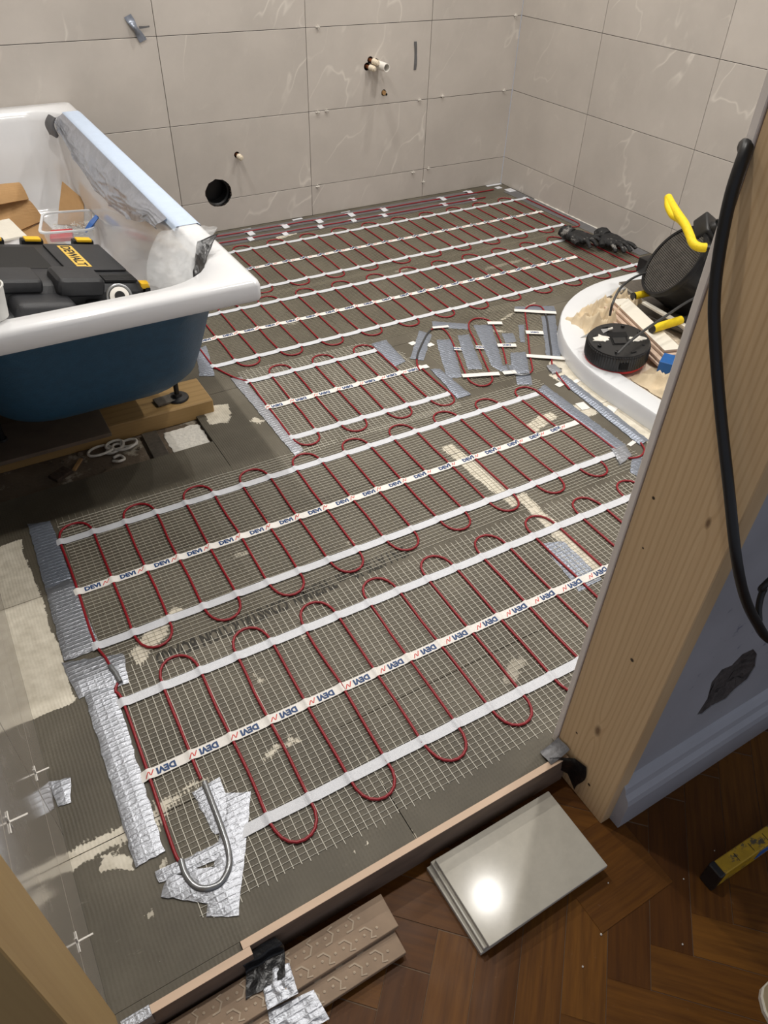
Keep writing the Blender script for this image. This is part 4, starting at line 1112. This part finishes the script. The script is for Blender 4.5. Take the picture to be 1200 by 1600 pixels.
bm = B(); box(bm, -.12, .025, -.05, .11, .136, .1372, .0005); finish('handle_recess', bm, 'toolbox_d', lid)
bm = B(); box(bm, -.005, .105, -.185, -.085, .110, .158, .018, 3); box(bm, -.13, -.03, -.165, -.07, .115, .150, .014, 3); finish('handle_block', bm, 'toolbox', lid, True, 30)
bm = B(); box(bm, -.185, -.13, -.10, .11, .130, .152, .010, 3); finish('carry_handle', bm, 'toolbox', lid, True, 30)
bm = B()
for k in range(5): box(bm, .115, .195, -.145 + k * .0085, -.140 + k * .0085, .134, .1405, .001)
finish('grip_rib', bm, 'toolbox_d', lid)
for (x, y, a) in ((-.06, .158, 0), (.035, .158, 0), (.165, .158, 0)):
    bm = B(); box(bm, x - .028, x + .028, y - .006, y + .020, .060, .142, .007, 2); la = finish('latch', bm, 'toolbox_d', tb, True, 30)
    bm = B(); box(bm, x - .020, x + .020, y - .012, y + .014, .1385, .146, .003, 2); finish('latch_tab', bm, 'yellow', la, True, 30)
bm = B(); box(bm, .2155, .230, -.150, -.115, .06, .120, .006, 2); la = finish('latch', bm, 'toolbox_d', tb, True, 30)
bm = B(); box(bm, .205, .228, -.146, -.120, .116, .130, .003, 2); finish('latch_tab', bm, 'yellow', la, True, 30)
bm = B(); box(bm, .080, .116, -.055, .105, .1414, .1426); pl = finish('name_plate', bm, 'label_y', lid)
bm = B(); tm = text_mesh('DEWALT', .040, .0011); put_text(bm, tm, lambda v: Vector((.0865 + v.y * .80, .025 - v.x * (.148 / tm[2]), .1430))); finish('lettering', bm, 'toolbox_d', pl)
# round tin on the rim side of the case
tc = G(186, 462, .43); t = thing('masking_ring', 'round metal ring standing between the toolbox and the near rim of the bathtub', 'ring', (tc.x, tc.y - .005, tc.z))
bm = B(); mxr = Matrix.Rotation(PI / 2 - .5, 4, 'X'); R_ = []
for k in range(33): a = 2 * PI * k / 32; R_.append(mxr @ Vector((.027 * math.cos(a), .027 * math.sin(a), 0)))
tube(bm, R_, .0028, 8, caps=False); finish('ring', bm, 'steel', t, True)
bm = B(); lathe(bm, [(.022, -.004), (.022, .004), (.012, .006), (.010, .001), (.001, .001)], 24, mxr); finish('face', bm, 'white_plastic', t, True, 40)
bm = B(); lathe(bm, [(.012, .0065), (.011, .009), (.001, .009)], 18, mxr); finish('hub', bm, 'toolbox_d', t, True, 40)

# ---- timber and rubbish under the bath
bm = B(); box(bm, LX + .004, -2.066, -1.338, -1.20, -.012, .0405, .003); tag(finish('timber_beam', bm, 'pine_beam'), 'yellowish timber beam carrying the bathtub feet', 'beam')
bm = B(); box(bm, LX + .004, -2.365, -1.384, -1.21, .041, .0525, .001); tag(finish('board_packer', bm, 'mdf'), 'grey brown board lying on the beam at far left under the bathtub', 'board')
def rotbox(name, mat, label, cat, loc, size, rz=0, rx=0, bev=.001):
    bm = B(); box(bm, -size[0] / 2, size[0] / 2, -size[1] / 2, size[1] / 2, 0, size[2], bev)
    o = finish(name, bm, mat); o.location = loc; o.rotation_euler = (rx, 0, rz); return tag(o, label, cat)
rotbox('tile_offcut', 'tile_dark', 'small dark tile packer beside the front bath foot on the beam', 'tile', (-2.19, -1.285, .041), (.055, .04, .008), .1)
rotbox('tile_offcut', 'tile_side', 'pale tile packer at the back of the beam under the bathtub', 'tile', (-2.29, -1.215, .041), (.09, .02, .012), .05)
rotbox('board_strip', 'tile_dark', 'dark ribbed board strip leaning out from under the beam', 'board', (-2.265, -1.415, -.012), (.042, .135, .011), -.02)
rotbox('tile_offcut', 'brick', 'broken brown tile chip on the dusty floor under the bathtub', 'tile', (-2.518, -1.42, -.012), (.05, .035, .010), .5)
rotbox('timber_chip', 'card', 'thin wood chip beside the broken brown tile', 'wood', (-2.47, -1.395, -.012), (.010, .05, .006), -.6)
bm = B(); P = []
for k in range(60):
    a = k * .52; rr = .022 + .012 * math.sin(k * .31)
    P.append(Vector((-2.36 + .0014 * k - .045 + rr * math.cos(a) + .02 * noise.noise(Vector((k * .2, 0, 0))), -1.375 + rr * .8 * math.sin(a), -.008 + .010 * abs(math.sin(k * .17)))))
tube(bm, smoothpath(P, 3), .0038, 6); tag(finish('tangled_cord', bm, 'paste', None, True), 'tangled pale plastic cord under the bathtub', 'cord')
bm = B(); tube(bm, smoothpath([(-2.385, -1.425, -.008), (-2.37, -1.44, -.004), (-2.355, -1.43, -.008), (-2.362, -1.412, -.006), (-2.38, -1.42, -.002)], 5), .004, 6); tag(finish('cord_end', bm, 'paste', None, True), 'small loose curl of pale cord in front of the tangle', 'cord')
for k, (x, y, s) in enumerate(((-2.50, -1.36, .008), (-2.455, -1.355, .012), (-2.53, -1.35, .007), (-2.31, -1.40, .006), (-2.41, -1.45, .005))):
    bm = B(); bmesh.ops.create_icosphere(bm, subdivisions=1, radius=s)
    for v in bm.verts: v.co = v.co * random.uniform(.6, 1.1); v.co.z *= .6
    o = finish('mortar_crumb', bm, 'screed'); o.location = (x, y, -.012 + s * .5); tag(o, 'small mortar crumb on the dusty floor under the bathtub', 'rubble', 'mortar crumbs under the bathtub')

bm = B(); n_ = 40
poly = [(-2.178 + .052 * (1 + .18 * noise.noise(Vector((k * .6, 1, 0)))) * max(-1, min(1, 1.35 * math.cos(2 * PI * k / n_))), -1.415 + .056 * (1 + .18 * noise.noise(Vector((k * .6, 5, 0)))) * max(-1, min(1, 1.35 * math.sin(2 * PI * k / n_)))) for k in range(n_)]
prism(bm, poly, -.0121, -.0105); tag(finish('adhesive_patch', bm, 'paste'), 'pale dried adhesive patch in the floor recess beside the dark strip', 'adhesive')

# ================================================================== SHOWER TRAY
TX0, TY1, TR, TH = -1.0, -1.258, .56, .056
def trayloop(d, z, n=18):
    pts = [(-.002, TY1 - d, z)]; r = TR - d; cx, cy = TX0 + TR, TY1 - TR
    for k in range(n + 1):
        a = PI / 2 + PI / 2 * k / n; pts.append((cx + r * math.cos(a), cy + r * math.sin(a), z))
    pts += [(TX0 + d, -2.30, z), (TX0 + d, FY + .012 + d, z), (-.002 , FY + .012 + d, z)]
    if d > .02: pts[0] = (-.002 - d, TY1 - d, z); pts[-1] = (-.002 - d, FY + .012 + d, z)
    return pts
bm = B(); loft(bm, [trayloop(0, .0005), trayloop(0, TH - .006), trayloop(.003, TH - .001), trayloop(.008, TH), trayloop(.070, TH), trayloop(.076, TH - .003), trayloop(.095, .034), trayloop(.15, .028)], cap1=True)
tag(finish('shower_tray', bm, 'tray', None, True, 40), 'white curved shower tray covered with dust sheet and tools at right', 'shower tray')

def cloth(label, quad, amp, mat, z=.036, seed=0, name='dust_sheet', nu=70, nv=70, hmax=.05):
    c = [Vector((q[0], q[1], 0)) for q in quad]; bm = B()
    def f(u, v):
        p = (c[0].lerp(c[1], u)).lerp(c[3].lerp(c[2], u), v)
        w = noise.noise(Vector((p.x * 6, p.y * 6, seed))) * 3.2; w2 = noise.noise(Vector((p.x * 8, p.y * 8, seed + 7))) * 3.0
        ph = (p.x * .8 + p.y * .6) * 105 + w * 2; ph2 = (p.x * .5 - p.y * .9) * 170 + w2 * 2
        r = (1 - abs(math.sin(ph / 2))) ** 1.3 * (.35 + .65 * (.5 + .5 * noise.noise(Vector((p.x * 5, p.y * 5, seed + 2))))); r2_ = (1 - abs(math.sin(ph2 / 2))) ** 1.3
        e = min(1, 5 * min(u, 1 - u, v, 1 - v) + .10)
        h = z + amp * e * (1.0 * r + .40 * r2_ + .25 * (.5 + noise.noise(Vector((p.x * 7, p.y * 7, seed + 4)))))
        ed = .006 * noise.noise(Vector((p.x * 30, p.y * 30, seed + 3)))
        return Vector((p.x + ed, p.y - ed, h))
    surf(bm, f, nu, nv)
    return tag(finish(name, bm, mat, None, True), label, 'dust sheet')
cloth('crumpled beige dust sheet heap at the far side of the shower tray', [(-.84, -1.44), (-.50, -1.36), (-.46, -1.52), (-.88, -1.62)], .060, 'sheet', .040, 1)
cloth('white dust sheet spread flat under the cable reel', [(-.92, -1.56), (-.55, -1.45), (-.45, -1.95), (-.93, -1.98)], .012, 'sheet_w', .036, 11)
cloth('beige dust sheet spread over the near part of the shower tray', [(-.90, -1.82), (-.55, -1.80), (-.50, -2.30), (-.91, -2.28)], .048, 'sheet', .040, 21)

# ---- tile strips lying in the tray
def strip(label, a, b, w, z0, th, mat='tile_side', group=None, name='tile_offcut', topmat=None):
    a = Vector((a[0], a[1], 0)); b = Vector((b[0], b[1], 0)); L = (b - a).length; bm = B()
    box(bm, 0, L, -w / 2, w / 2, 0, th, .0008)
    if topmat:
        for f in bm.faces:
            if f.calc_center_median().z > th - .0005: f.material_index = 1
    o = finish(name, bm, [mat] + ([topmat] if topmat else [])); o.location = (a.x, a.y, z0); o.rotation_euler = (0, 0, math.atan2(b.y - a.y, b.x - a.x))
    return tag(o, label, 'tile', group)
for k in range(4):
    a = Vector((-.655 + .010 * k, -1.480, 0)); b = Vector((-.765 + .011 * k - .006 * (k % 2), -1.865 + .012 * k, 0))
    strip(['lowest', 'second', 'third', 'topmost'][k] + ' pinkish tile strip of the stack beside the cable reel', a, b, .085 - .008 * k, .062 + k * .0105, .0085, 'tile_side', 'tile strips in the shower tray', topmat='paper' if k == 3 else None)
strip('large dark tile lying under the fan heater', (-.50, -1.38), (-.42, -1.78), .24, .062, .009, 'tile_dark', topmat='tile_dark')
strip('large dark tile stacked on top under the fan heater', (-.38, -1.36), (-.46, -1.80), .22, .072, .009, 'tile_edge', topmat='tile_dark')
strip('narrow cream tile strip slanting across the tray tiles', (-.585, -1.55), (-.60, -1.84), .018, .1045, .008, 'paper')
bm = B(); box(bm, 0, .088, -.032, .032, 0, .035, .001); bx = finish('blue_box', bm, 'blue_box'); bx.location = (-.795, -1.838, .060); bx.rotation_euler = (0, 0, -1.05); tag(bx, 'small blue printed box on the dust sheet behind the door post', 'box')

# ---- cable reel
rc = Vector((-.872, -1.725, 0)); rz = .058
reel = thing('cable_reel', 'black round cable reel with dried adhesive on its top', 'cable reel', (rc.x, rc.y, rz), (.10, -.06, -.53))
bm = B(); n = 72; P = []
for k in range(n * 2):
    a = 2 * PI * k / (n * 2); r = .0985 - (.0022 if k % 2 else 0); P.append((a, r))
ring = lambda z, s: [(r * s * math.cos(a), r * s * math.sin(a), z) for a, r in P]
loft(bm, [ring(.012, .98), ring(.014, 1), ring(.056, 1), ring(.060, .985), ring(.064, .94)]); finish('ribbed_rim', bm, 'black_plastic', reel)
bm = B(); lathe(bm, [(.095, .060), (.0925, .0655), (.060, .0665), (.001, .0668)], 48); top = finish('top_face', bm, 'black_plastic', reel, True, 40)
bm = B(); lathe(bm, [(.088, .0), (.095, .004), (.095, .011), (.088, .012)], 40); o = finish('red_base', bm, 'red_plastic', reel, True, 40)
bm = B(); box(bm, -.026, .026, -.030, .030, .0668, .0680, .0004); box(bm, -.030, .030, .012, .038, .0668, .0684, .0004); finish('hand_recess', bm, 'hole_dark', top)
bm = B(); box(bm, -.021, .021, -.026, .008, .0682, .0690, .002); finish('recess_step', bm, 'black_plastic', top)
for a in (.4, 1.2, 1.95, 2.75, 3.6, 4.4, 5.1, 5.9):
    bm = B(); mxk = Matrix.Rotation(a, 4, 'Z') @ Matrix.Translation((.075, 0, .0665))
    if int(a * 10) % 2: box(bm, -.004, .004, -.009, .009, 0, .0025, .001, mx=mxk)
    else: lathe(bm, [(.006, 0), (.006, .006), (.003, .0065), (.001, .002)], 12, mxk)
    finish('boss', bm, 'black_plastic', top, False)
for (cx, cy, s) in ((-.055, .004, .027), (.056, -.002, .025)):
    bm = B(); poly = [(cx + s * (1 + .8 * noise.noise(Vector((k * .73, cx * 91.3, .4)))) * math.cos(2 * PI * k / 22), cy + s * .62 * (1 + .8 * noise.noise(Vector((k * .61, cx * 71.7, 3.3)))) * math.sin(2 * PI * k / 22)) for k in range(22)]
    prism(bm, poly, .0667, .0692); finish('adhesive_splash', bm, 'paste', top)
bm = B(); box(bm, -.013, .013, -.1005, -.09, .022, .046, .002); finish('cable_slot', bm, 'hole_dark', reel)
# trowel resting on the reel
t = thing('pointing_trowel', 'small pointed steel trowel resting on the cable reel', 'trowel')
bm = B(); a = G(907, 528, .10); b = G(950, 515, .132); s = Vector((.2, .9, 0)).normalized()
tp = [a, a.lerp(b, .55) + s * .018, b + s * .006, b - s * .006, a.lerp(b, .55) - s * .018]
loft(bm, [[p + Vector((0, 0, .0012)) for p in tp], tp], cap0=True, cap1=True); finish('blade', bm, 'steel', t)
bm = B(); tube(bm, [b, b + (b - a).normalized() * .015], .004, 8); finish('shank', bm, 'paste', t)

# flexes
bm = B(); tube(bm, smoothpath([G(953, 493, .10), G(957, 475, .14), G(968, 452, .17), G(985, 437, .18), G(1004, 428, .175), G(1022, 424, .165), G(1030, 422, .16)], 7), .0042, 8)
tag(finish('power_flex', bm, 'rubber_g', None, True), 'dark flex arching from the cable reel up to the fan heater', 'cable')
bm = B(); tube(bm, smoothpath([G(965, 553, .130), G(985, 533, .148), G(1010, 514, .16), G(1040, 494, .17), G(1070, 474, .18), G(1100, 458, .19), G(1130, 446, .2)], 7), .0042, 8)
tag(finish('power_flex', bm, 'rubber_g', None, True), 'dark flex running from the front of the cable reel behind the door post', 'cable')

# ---- drum fan heater
hn = Vector((-.747, .369, .549)).normalized(); hc = G(1052, 408, .245)
ht = thing('fan_heater', 'black drum fan heater with yellow foam handle tilted back in the tray', 'heater')
hq = hn.to_track_quat('Z', 'Y').to_matrix().to_4x4(); HM = Matrix.Translation(hc) @ hq
HR = .125
bm = B(); lathe(bm, [(HR * .93, .004), (HR, .006), (HR * 1.02, 0), (HR * 1.02, -.012), (HR * .985, -.016), (HR * .985, -.20), (HR * .93, -.215), (.02, -.218)], 56, HM, close=False); finish('drum', bm, 'black_metal', ht, True, 40)
bm = B(); lathe(bm, [(HR * .94, -.018), (.001, -.020)], 40, HM, close=False); finish('inner_baffle', bm, 'hole_dark', ht)
bm = B()
for k in range(-19, 20):
    s_ = k * .0063; L_ = math.sqrt(max(0, (HR * .95) ** 2 - s_ * s_))
    if L_ < .012: continue
    for ax in (0, 1):
        P = []
        for j in range(9):
            q = -L_ + 2 * L_ * j / 8; rr = (q * q + s_ * s_) / (HR * HR); z = -.002 + .010 * (1 - rr) + (.0012 if ax else 0)
            P.append(HM @ Vector((q, s_, z) if ax else (s_, q, z)))
        tube(bm, P, .00095, 4)
finish('wire_grille', bm, 'grille', ht)['kind'] = 'stuff'
# image-right / image-up directions at the heater, used only to orient its control box upright on the drum top
ax_up = (Vector((0, 0, 1)) - hn * hn.z).normalized(); ax_si = hn.cross(ax_up)
u_pos = ax_up * math.cos(.08) + ax_si * math.sin(.08); u_or = ax_up * math.cos(-.42) + ax_si * math.sin(-.42)
CB = Matrix.Translation(hc - hn * .035 + u_pos * (HR + .010)) @ Matrix((hn.cross(u_or), -hn, u_or)).transposed().to_4x4()
bm = B(); box(bm, -.045, .05, -.045, .09, -.035, .022, .010, 3, mx=CB); cbx = finish('control_box', bm, 'black_plastic', ht, True, 35)
for sx, sy in ((-.018, -.015), (.0, .04)):
    bm = B(); lathe(bm, [(.024, .022), (.024, .028), (.020, .040), (.001, .041)], 24, CB @ Matrix.Translation((sx, sy, 0))); kn = finish('knob', bm, 'black_plastic', cbx, True, 40)
    bm = B(); box(bm, -.004, .004, -.021, .021, .038, .048, .002, mx=CB @ Matrix.Translation((sx, sy, 0)) @ Matrix.Rotation(.5, 4, 'Z'))
    finish('knob_grip', bm, 'black_metal', kn, True, 35)
bm = B(); box(bm, -.02, .02, -.004, .004, .0222, .0228, mx=CB); finish('marking', bm, 'paste', cbx)
# stand: two feet, black tube, yellow foam ends, yellow handle over the top
def grip(pts, name, r=.0145, mat='yellow_foam'):
    bm = B(); tube(bm, smoothpath(pts, 6), r, 14); return finish(name, bm, mat, ht, True, 50)
fa, fb = G(990, 463, .115), G(1024, 455, .118); grip([fa, fb], 'foam_foot', .0125)
bm = B(); d_ = (fb - fa).normalized(); tube(bm, [fa - d_ * .004, fa + d_ * .002], .0128, 14); finish('foot_cap', bm, 'black_plastic', ht, True, 50)
ga, gb = G(1019, 514, .115), G(1064, 500, .120); grip([ga, gb], 'foam_foot', .0135)
bm = B(); d_ = (gb - ga).normalized(); tube(bm, [ga - d_ * .004, ga + d_ * .002], .0138, 14); finish('foot_cap', bm, 'black_plastic', ht, True, 50)
bm = B(); tube(bm, smoothpath([fb - (fb - fa) * .1, fb + (fb - fa).normalized() * .16, (fb + gb) / 2 + (gb - ga).normalized() * .30, gb + (gb - ga).normalized() * .16, gb - (gb - ga) * .1], 8), .010, 10); finish('stand_tube', bm, 'black_metal', ht, True, 50)
hp_ = [G(1044, 309, .41), G(1051, 322, .405), G(1060, 336, .40), G(1071, 352, .39), G(1078, 368, .375), G(1083, 380, .365), G(1092, 386, .36), G(1103, 387, .36)]
grip(hp_, 'foam_handle', .0135)
grip([G(1044, 309, .41), G(1044, 322, .40), G(1051, 336, .392), G(1062, 343, .39), G(1070, 352, .388)], 'foam_handle_fold', .0115)
bm = B(); tube(bm, smoothpath([G(1101, 387, .36), G(1118, 391, .355), G(1135, 405, .30)], 5), .0105, 10); finish('handle_tube', bm, 'black_metal', ht, True, 50)
# small black plug box beside the heater
bm = B(); q = G(1024, 418, .09); box(bm, -.03, .03, -.025, .025, 0, .055, .005, 2); o = finish('plug_adaptor', bm, 'black_plastic', None, True, 35); o.location = (q.x - .005, q.y + .035, .061); tag(o, 'small black plug adaptor left of the fan heater', 'adaptor')

# ================================================================== GLOVES
def glove(label, origin, ang, fingers, palm, cuffl, curl):
    bm = B(); origin_v = Vector(origin); rm = Matrix.Translation(origin) @ Matrix.Rotation(ang, 4, 'Z')
    def cap(pts, rs): tube(bm, [rm @ Vector(p) for p in smoothpath(pts, 3)], 0, 10, rs=[rs[0] + (rs[1] - rs[0]) * i / (len(pts) * 3 - 3) for i in range(len(pts) * 3 - 2)])
    for k in range(5):
        y = -palm + 2 * palm * k / 4; cap([(-.055, y * .8, .024), (0, y, .026), (.045, y * 1.02, .022)], (.022, .019))
    cap([(-.05, 0, .024), (-.085, 0, .026), (-.085 - cuffl, .006, .03)], (.036, .042))
    for (y0, L, sp, cz_) in fingers: cap([(.035, y0 * 1.05, .022), (.040 + L * .5, y0 * 1.1 + sp * .6, .030 + cz_), (.040 + L, y0 * 1.15 + sp, .014)], (.0120, .0100))
    cap([(-.03, -palm, .022), (.0, -palm - .03, .024), (.03, -palm - .045, .018)], (.018, .0135))
    for v in bm.verts: v.co += Vector((noise.noise(v.co * 45), noise.noise(v.co * 45 + Vector((5, 0, 0))), noise.noise(v.co * 45 + Vector((0, 7, 0))))) * .003
    o = finish('work_glove', bm, 'glove'); remesh(o, .0030, 2)
    for v in o.data.vertices: v.co.z *= .85
    for v in o.data.vertices: v.co = origin_v + (v.co - origin_v) * .86
    zmin = min(v.co.z for v in o.data.vertices); o.location.z = .009 - zmin
    return tag(o, label, 'glove', 'pair of black work gloves')
F5 = [(-.034, .075, -.020, .004), (-.012, .092, -.006, .008), (.012, .086, .010, .004), (.034, .068, .028, .002)]
glove('black work glove lying flat with fingers towards the shower tray', (-.118, -.935, 0), -1.72, F5, .034, .015, 0)
glove('crumpled black work glove, the one farther from the shower tray', (-.215, -.845, 0), -1.30, [(a, b * .75, c * 1.4, .010) for a, b, c, d in F5], .032, .015, 0)

# ================================================================== HALL SIDE
def porcelain(label, z, dx, dy, rot, th=.0095):
    bm = B(); box(bm, -.122, .122, -.0755, .0755, 0, th, .0007)
    for f in bm.faces: f.material_index = 0 if f.normal.z > .9 or f.calc_center_median().z > th - .0002 else 1
    o = finish('porcelain_tile', bm, ['tile_top', 'tile_edge']); o.location = (-2.084 + dx, -2.796 + dy, z); o.rotation_euler = (0, 0, rot); return tag(o, label, 'tile', 'stack of porcelain tiles on the parquet')
porcelain('lowest polished porcelain tile of the stack on the parquet', HZ + .0005, -.012, .004, .012)
porcelain('middle polished porcelain tile of the stack on the parquet', HZ + .0105, -.006, .003, -.006)
porcelain('topmost polished porcelain tile of the stack reflecting a lamp', HZ + .0205, 0, 0, .0)

def offcut(label, x0, x1, y0, y1, z0, th):
    t = thing('tile_offcut', label, 'tile', (0, 0, 0), group='brown tile offcuts beside the threshold')
    bm = B(); box(bm, x0, x1, y0, y1, z0, z0 + th, .0008); finish('slab', bm, 'tile_back', t)
    bm = B(); yc = (y0 + y1) / 2; hw = (y1 - y0) / 2 - .004; z = z0 + th
    x = x0 + .01; 
    while x < x1 - .045:
        for sgn in (1, -1):
            off = .0 if sgn > 0 else .018
            pts = [(x + off, yc + sgn * hw * .15), (x + .010 + off, yc + sgn * hw * .15), (x + .017 + off, yc + sgn * hw * .55), (x + .012 + off, yc + sgn * hw * .9), (x + .020 + off, yc + sgn * hw * .98)]
            if pts[-1][0] < x1 - .004: ribbon(bm, [p for p in pts], .0028, lambda q, z=z: Vector((q.x, q.y, z + .0010)))
            for kx in (.004, .026): 
                cx = x + off + kx; 
                if cx < x1 - .005: lathe(bm, [(.0026, z - .0002), (.0022, z + .0010), (.0004, z + .0014)], 7, Matrix.Translation((cx, yc + sgn * hw * .55, 0)))
        x += .036
    bmesh.ops.recalc_face_normals(bm, faces=bm.faces[:])
    finish('back_rib', bm, 'tile_rib', t); return t
offcut('brown tile offcut with raised back pattern lying against the threshold', -2.72, -2.311, -2.777, -2.722, -.050, .0095)
offcut('lower brown tile offcut sticking out in front of the other one', -2.72, -2.318, -2.812, -2.752, -.0605, .0095)
offcut('bottom brown tile offcut hidden beneath the taped pair', -2.715, -2.33, -2.795, -2.728, -.0699, .0090)

def drape(label, pts, mat, z, name='duct_tape_strip', amp=.0012, nu=14, nv=14, cat='tape'):
    c = [Vector(p) for p in pts]; bm = B()
    surf(bm, lambda u, v: (c[0].lerp(c[1], u)).lerp(c[3].lerp(c[2], u), v) + Vector((0, 0, amp * noise.noise(Vector((u * 5, v * 7, z * 99))) + amp * .6 * math.sin(u * 17 + 3 * noise.noise(Vector((u * 3, v * 3, 1)))))), nu, nv)
    return tag(finish(name, bm, mat, None, True), label, cat)
zt = -.0385
drape('wrinkled silver duct tape over the upper brown tile offcut', [G(405, 1520, zt), G(452, 1504, zt), G(466, 1552, zt), G(418, 1578, zt)], 'foil', zt, amp=.0014)
zt = -.0485
drape('wrinkled silver duct tape over the lower brown tile offcut', [G(418, 1580, zt), G(490, 1546, zt), G(515, 1592, zt), G(430, 1640, zt)], 'foil', zt, amp=.0014)
bm = B()
def bt_(u, v):
    x = -2.548 + .062 * u + .008 * math.sin(v * 4); k = v
    ys = [-2.7055, -2.7180, -2.7195, -2.735, -2.752]; zs = [-.012, -.016, -.036, -.0375, -.0375]
    q = k * 4; i = min(3, int(q)); f = q - i
    return Vector((x, ys[i] * (1 - f) + ys[i + 1] * f + .001 * math.sin(u * 12), zs[i] * (1 - f) + zs[i + 1] * f + .0012 * math.sin(u * 9 + v * 5)))
surf(bm, bt_, 12, 20); tag(finish('duct_tape_strip', bm, 'black_tape', None, True), 'black tape joining the threshold boards to the brown tile offcut', 'tape')
bm = B(); box(bm, -2.712, -2.672, -2.7190, -2.7040, .0068, .0082, .0006); box(bm, -2.712, -2.672, -2.7195, -2.7178, -.02, .0082, .0006); tag(finish('duct_tape_strip', bm, 'foil'), 'silver tape folded over the left end of the short threshold board', 'tape')
bm = B()
def ct(u, v):
    xs = [-1.945, -1.925, -1.9112, -1.9105, -1.910]; q = u * 4; i = min(3, int(q)); f = q - i
    x = xs[i] * (1 - f) + xs[i + 1] * f
    y = -2.694 - .030 * max(0, u - .25) * 1.6 - .006 * math.sin(v * 3)
    return Vector((x, -2.690 - .052 * u - .006 * math.sin(v * 5) * u, .0105 + .018 * u * (1 - v) - .058 * v * (.45 + .75 * u)))
surf(bm, ct, 16, 16); tag(finish('duct_tape_strip', bm, 'black_tape', None, True), 'dark glossy tape holding the threshold board to the right door post', 'tape')
bm = B(); surf(bm, lambda u, v: Vector((-1.950 + .04 * u, -2.700 + .03 * v, .0075 + .016 * u * u + .002 * math.sin(v * 6))), 8, 8); tag(finish('duct_tape_strip', bm, 'duct_grey', None, True), 'grey tape end over the top of the threshold at the right door post', 'tape')

# spirit level
lv = thing('spirit_level', 'scuffed yellow spirit level lying on the dark parquet at right', 'spirit level', (-1.828, -2.982, HZ + .0005), (0, 0, -.03))
bm = B(); box(bm, .012, .60, 0, .024, 0, .052, .0015); finish('body', bm, 'level', lv)
bm = B(); box(bm, 0, .013, -.001, .025, -.0003, .053, .002); finish('end_cap', bm, 'black_plastic', lv)
bm = B(); box(bm, .10, .16, -.0008, .0005, .012, .040, .0003); o = finish('vial_window', bm, 'blue_plastic', lv)
for k in range(5):
    bm = B(); box(bm, .05 + k * .035, .051 + k * .035, .004, .018, .0521, .0524); finish('scale_mark', bm, 'toolbox_d', lv)

# cream shoe whose toe enters at the lower right
sh = thing('shoe', 'pale cream shoe with its toe at the lower right corner of the parquet', 'shoe', (-1.868, -3.120, HZ + .0003), (0, 0, -1.52))
def shoe_sec(x, w, h, z0=0., n=20):
    return [(x, w * math.cos(2 * PI * k / n), z0 + (h * max(0, math.sin(2 * PI * k / n)) ** .8)) for k in range(n)]
secs = [(0.0, .006, .012), (.006, .018, .026), (.02, .030, .038), (.05, .041, .047), (.09, .044, .056), (.13, .041, .070), (.17, .036, .084), (.22, .034, .088), (.26, .032, .086), (.275, .022, .078)]
bm = B(); loft(bm, [shoe_sec(x, w, h, .010) for x, w, h in secs], cap0=True, cap1=True); finish('upper', bm, 'shoe', sh, True, 60)
bm = B(); loft(bm, [[(x - .002, (w + .003) * math.cos(2 * PI * k / 20), .0115 if math.sin(2 * PI * k / 20) > 0 else 0.) for k in range(20)] for x, w, h in secs], cap0=True, cap1=True); finish('sole', bm, 'paper', sh)
bm = B(); lathe(bm, [(.024, .0), (.026, .003), (.001, .0035)], 20, Matrix.Translation((.215, 0, .096)) @ Matrix.Scale(1.8, 4, (1, 0, 0))); finish('opening', bm, 'hole_dark', sh)

# black cable hanging over the door post
t = thing('power_cable', 'thick black cable looped over the right door post', 'cable')
CP = [(-1.80, -2.650, .93), (-1.85, -2.650, .975), (-1.893, -2.650, 1.0), GX(1166, 232, -1.911), GX(1142, 305, -1.925), GX(1124, 395, -1.925), GX(1116, 470, -1.925), GX(1118, 545, -1.925), GX(1126, 645, -1.925), GX(1139, 765, -1.925), GX(1150, 868, -1.922), GX(1163, 930, -1.90), GX(1182, 972, -1.87), GX(1205, 1000, -1.83), GX(1260, 1010, -1.76), (-1.55, -2.845, .50), (-1.35, -2.85, .62), (-1.22, -2.84, .95), (-1.20, -2.835, 1.4)]
bm = B(); tube(bm, smoothpath(CP, 7), .0062, 12); finish('cable', bm, 'rubber', t, True)
bm = B(); tube(bm, smoothpath([GX(1186, 970, -1.86), GX(1186, 945, -1.855), GX(1194, 920, -1.85), GX(1215, 895, -1.84), (-1.62, -2.84, .72), (-1.40, -2.845, .95), (-1.24, -2.84, 1.38)], 6), .0040, 10); finish('thin_cable', bm, 'rubber', t, True)

# loose crumbs on the parquet
for k in range(6):
    x, y = random.uniform(-2.25, -1.75), random.uniform(-3.05, -2.86)
    bm = B(); bmesh.ops.create_icosphere(bm, subdivisions=1, radius=random.uniform(.001, .002))
    o = finish('plaster_crumb', bm, 'paste'); o.location = (x, y, HZ + .0015); tag(o, 'tiny white plaster crumb on the parquet', 'rubble', 'plaster crumbs on the parquet')
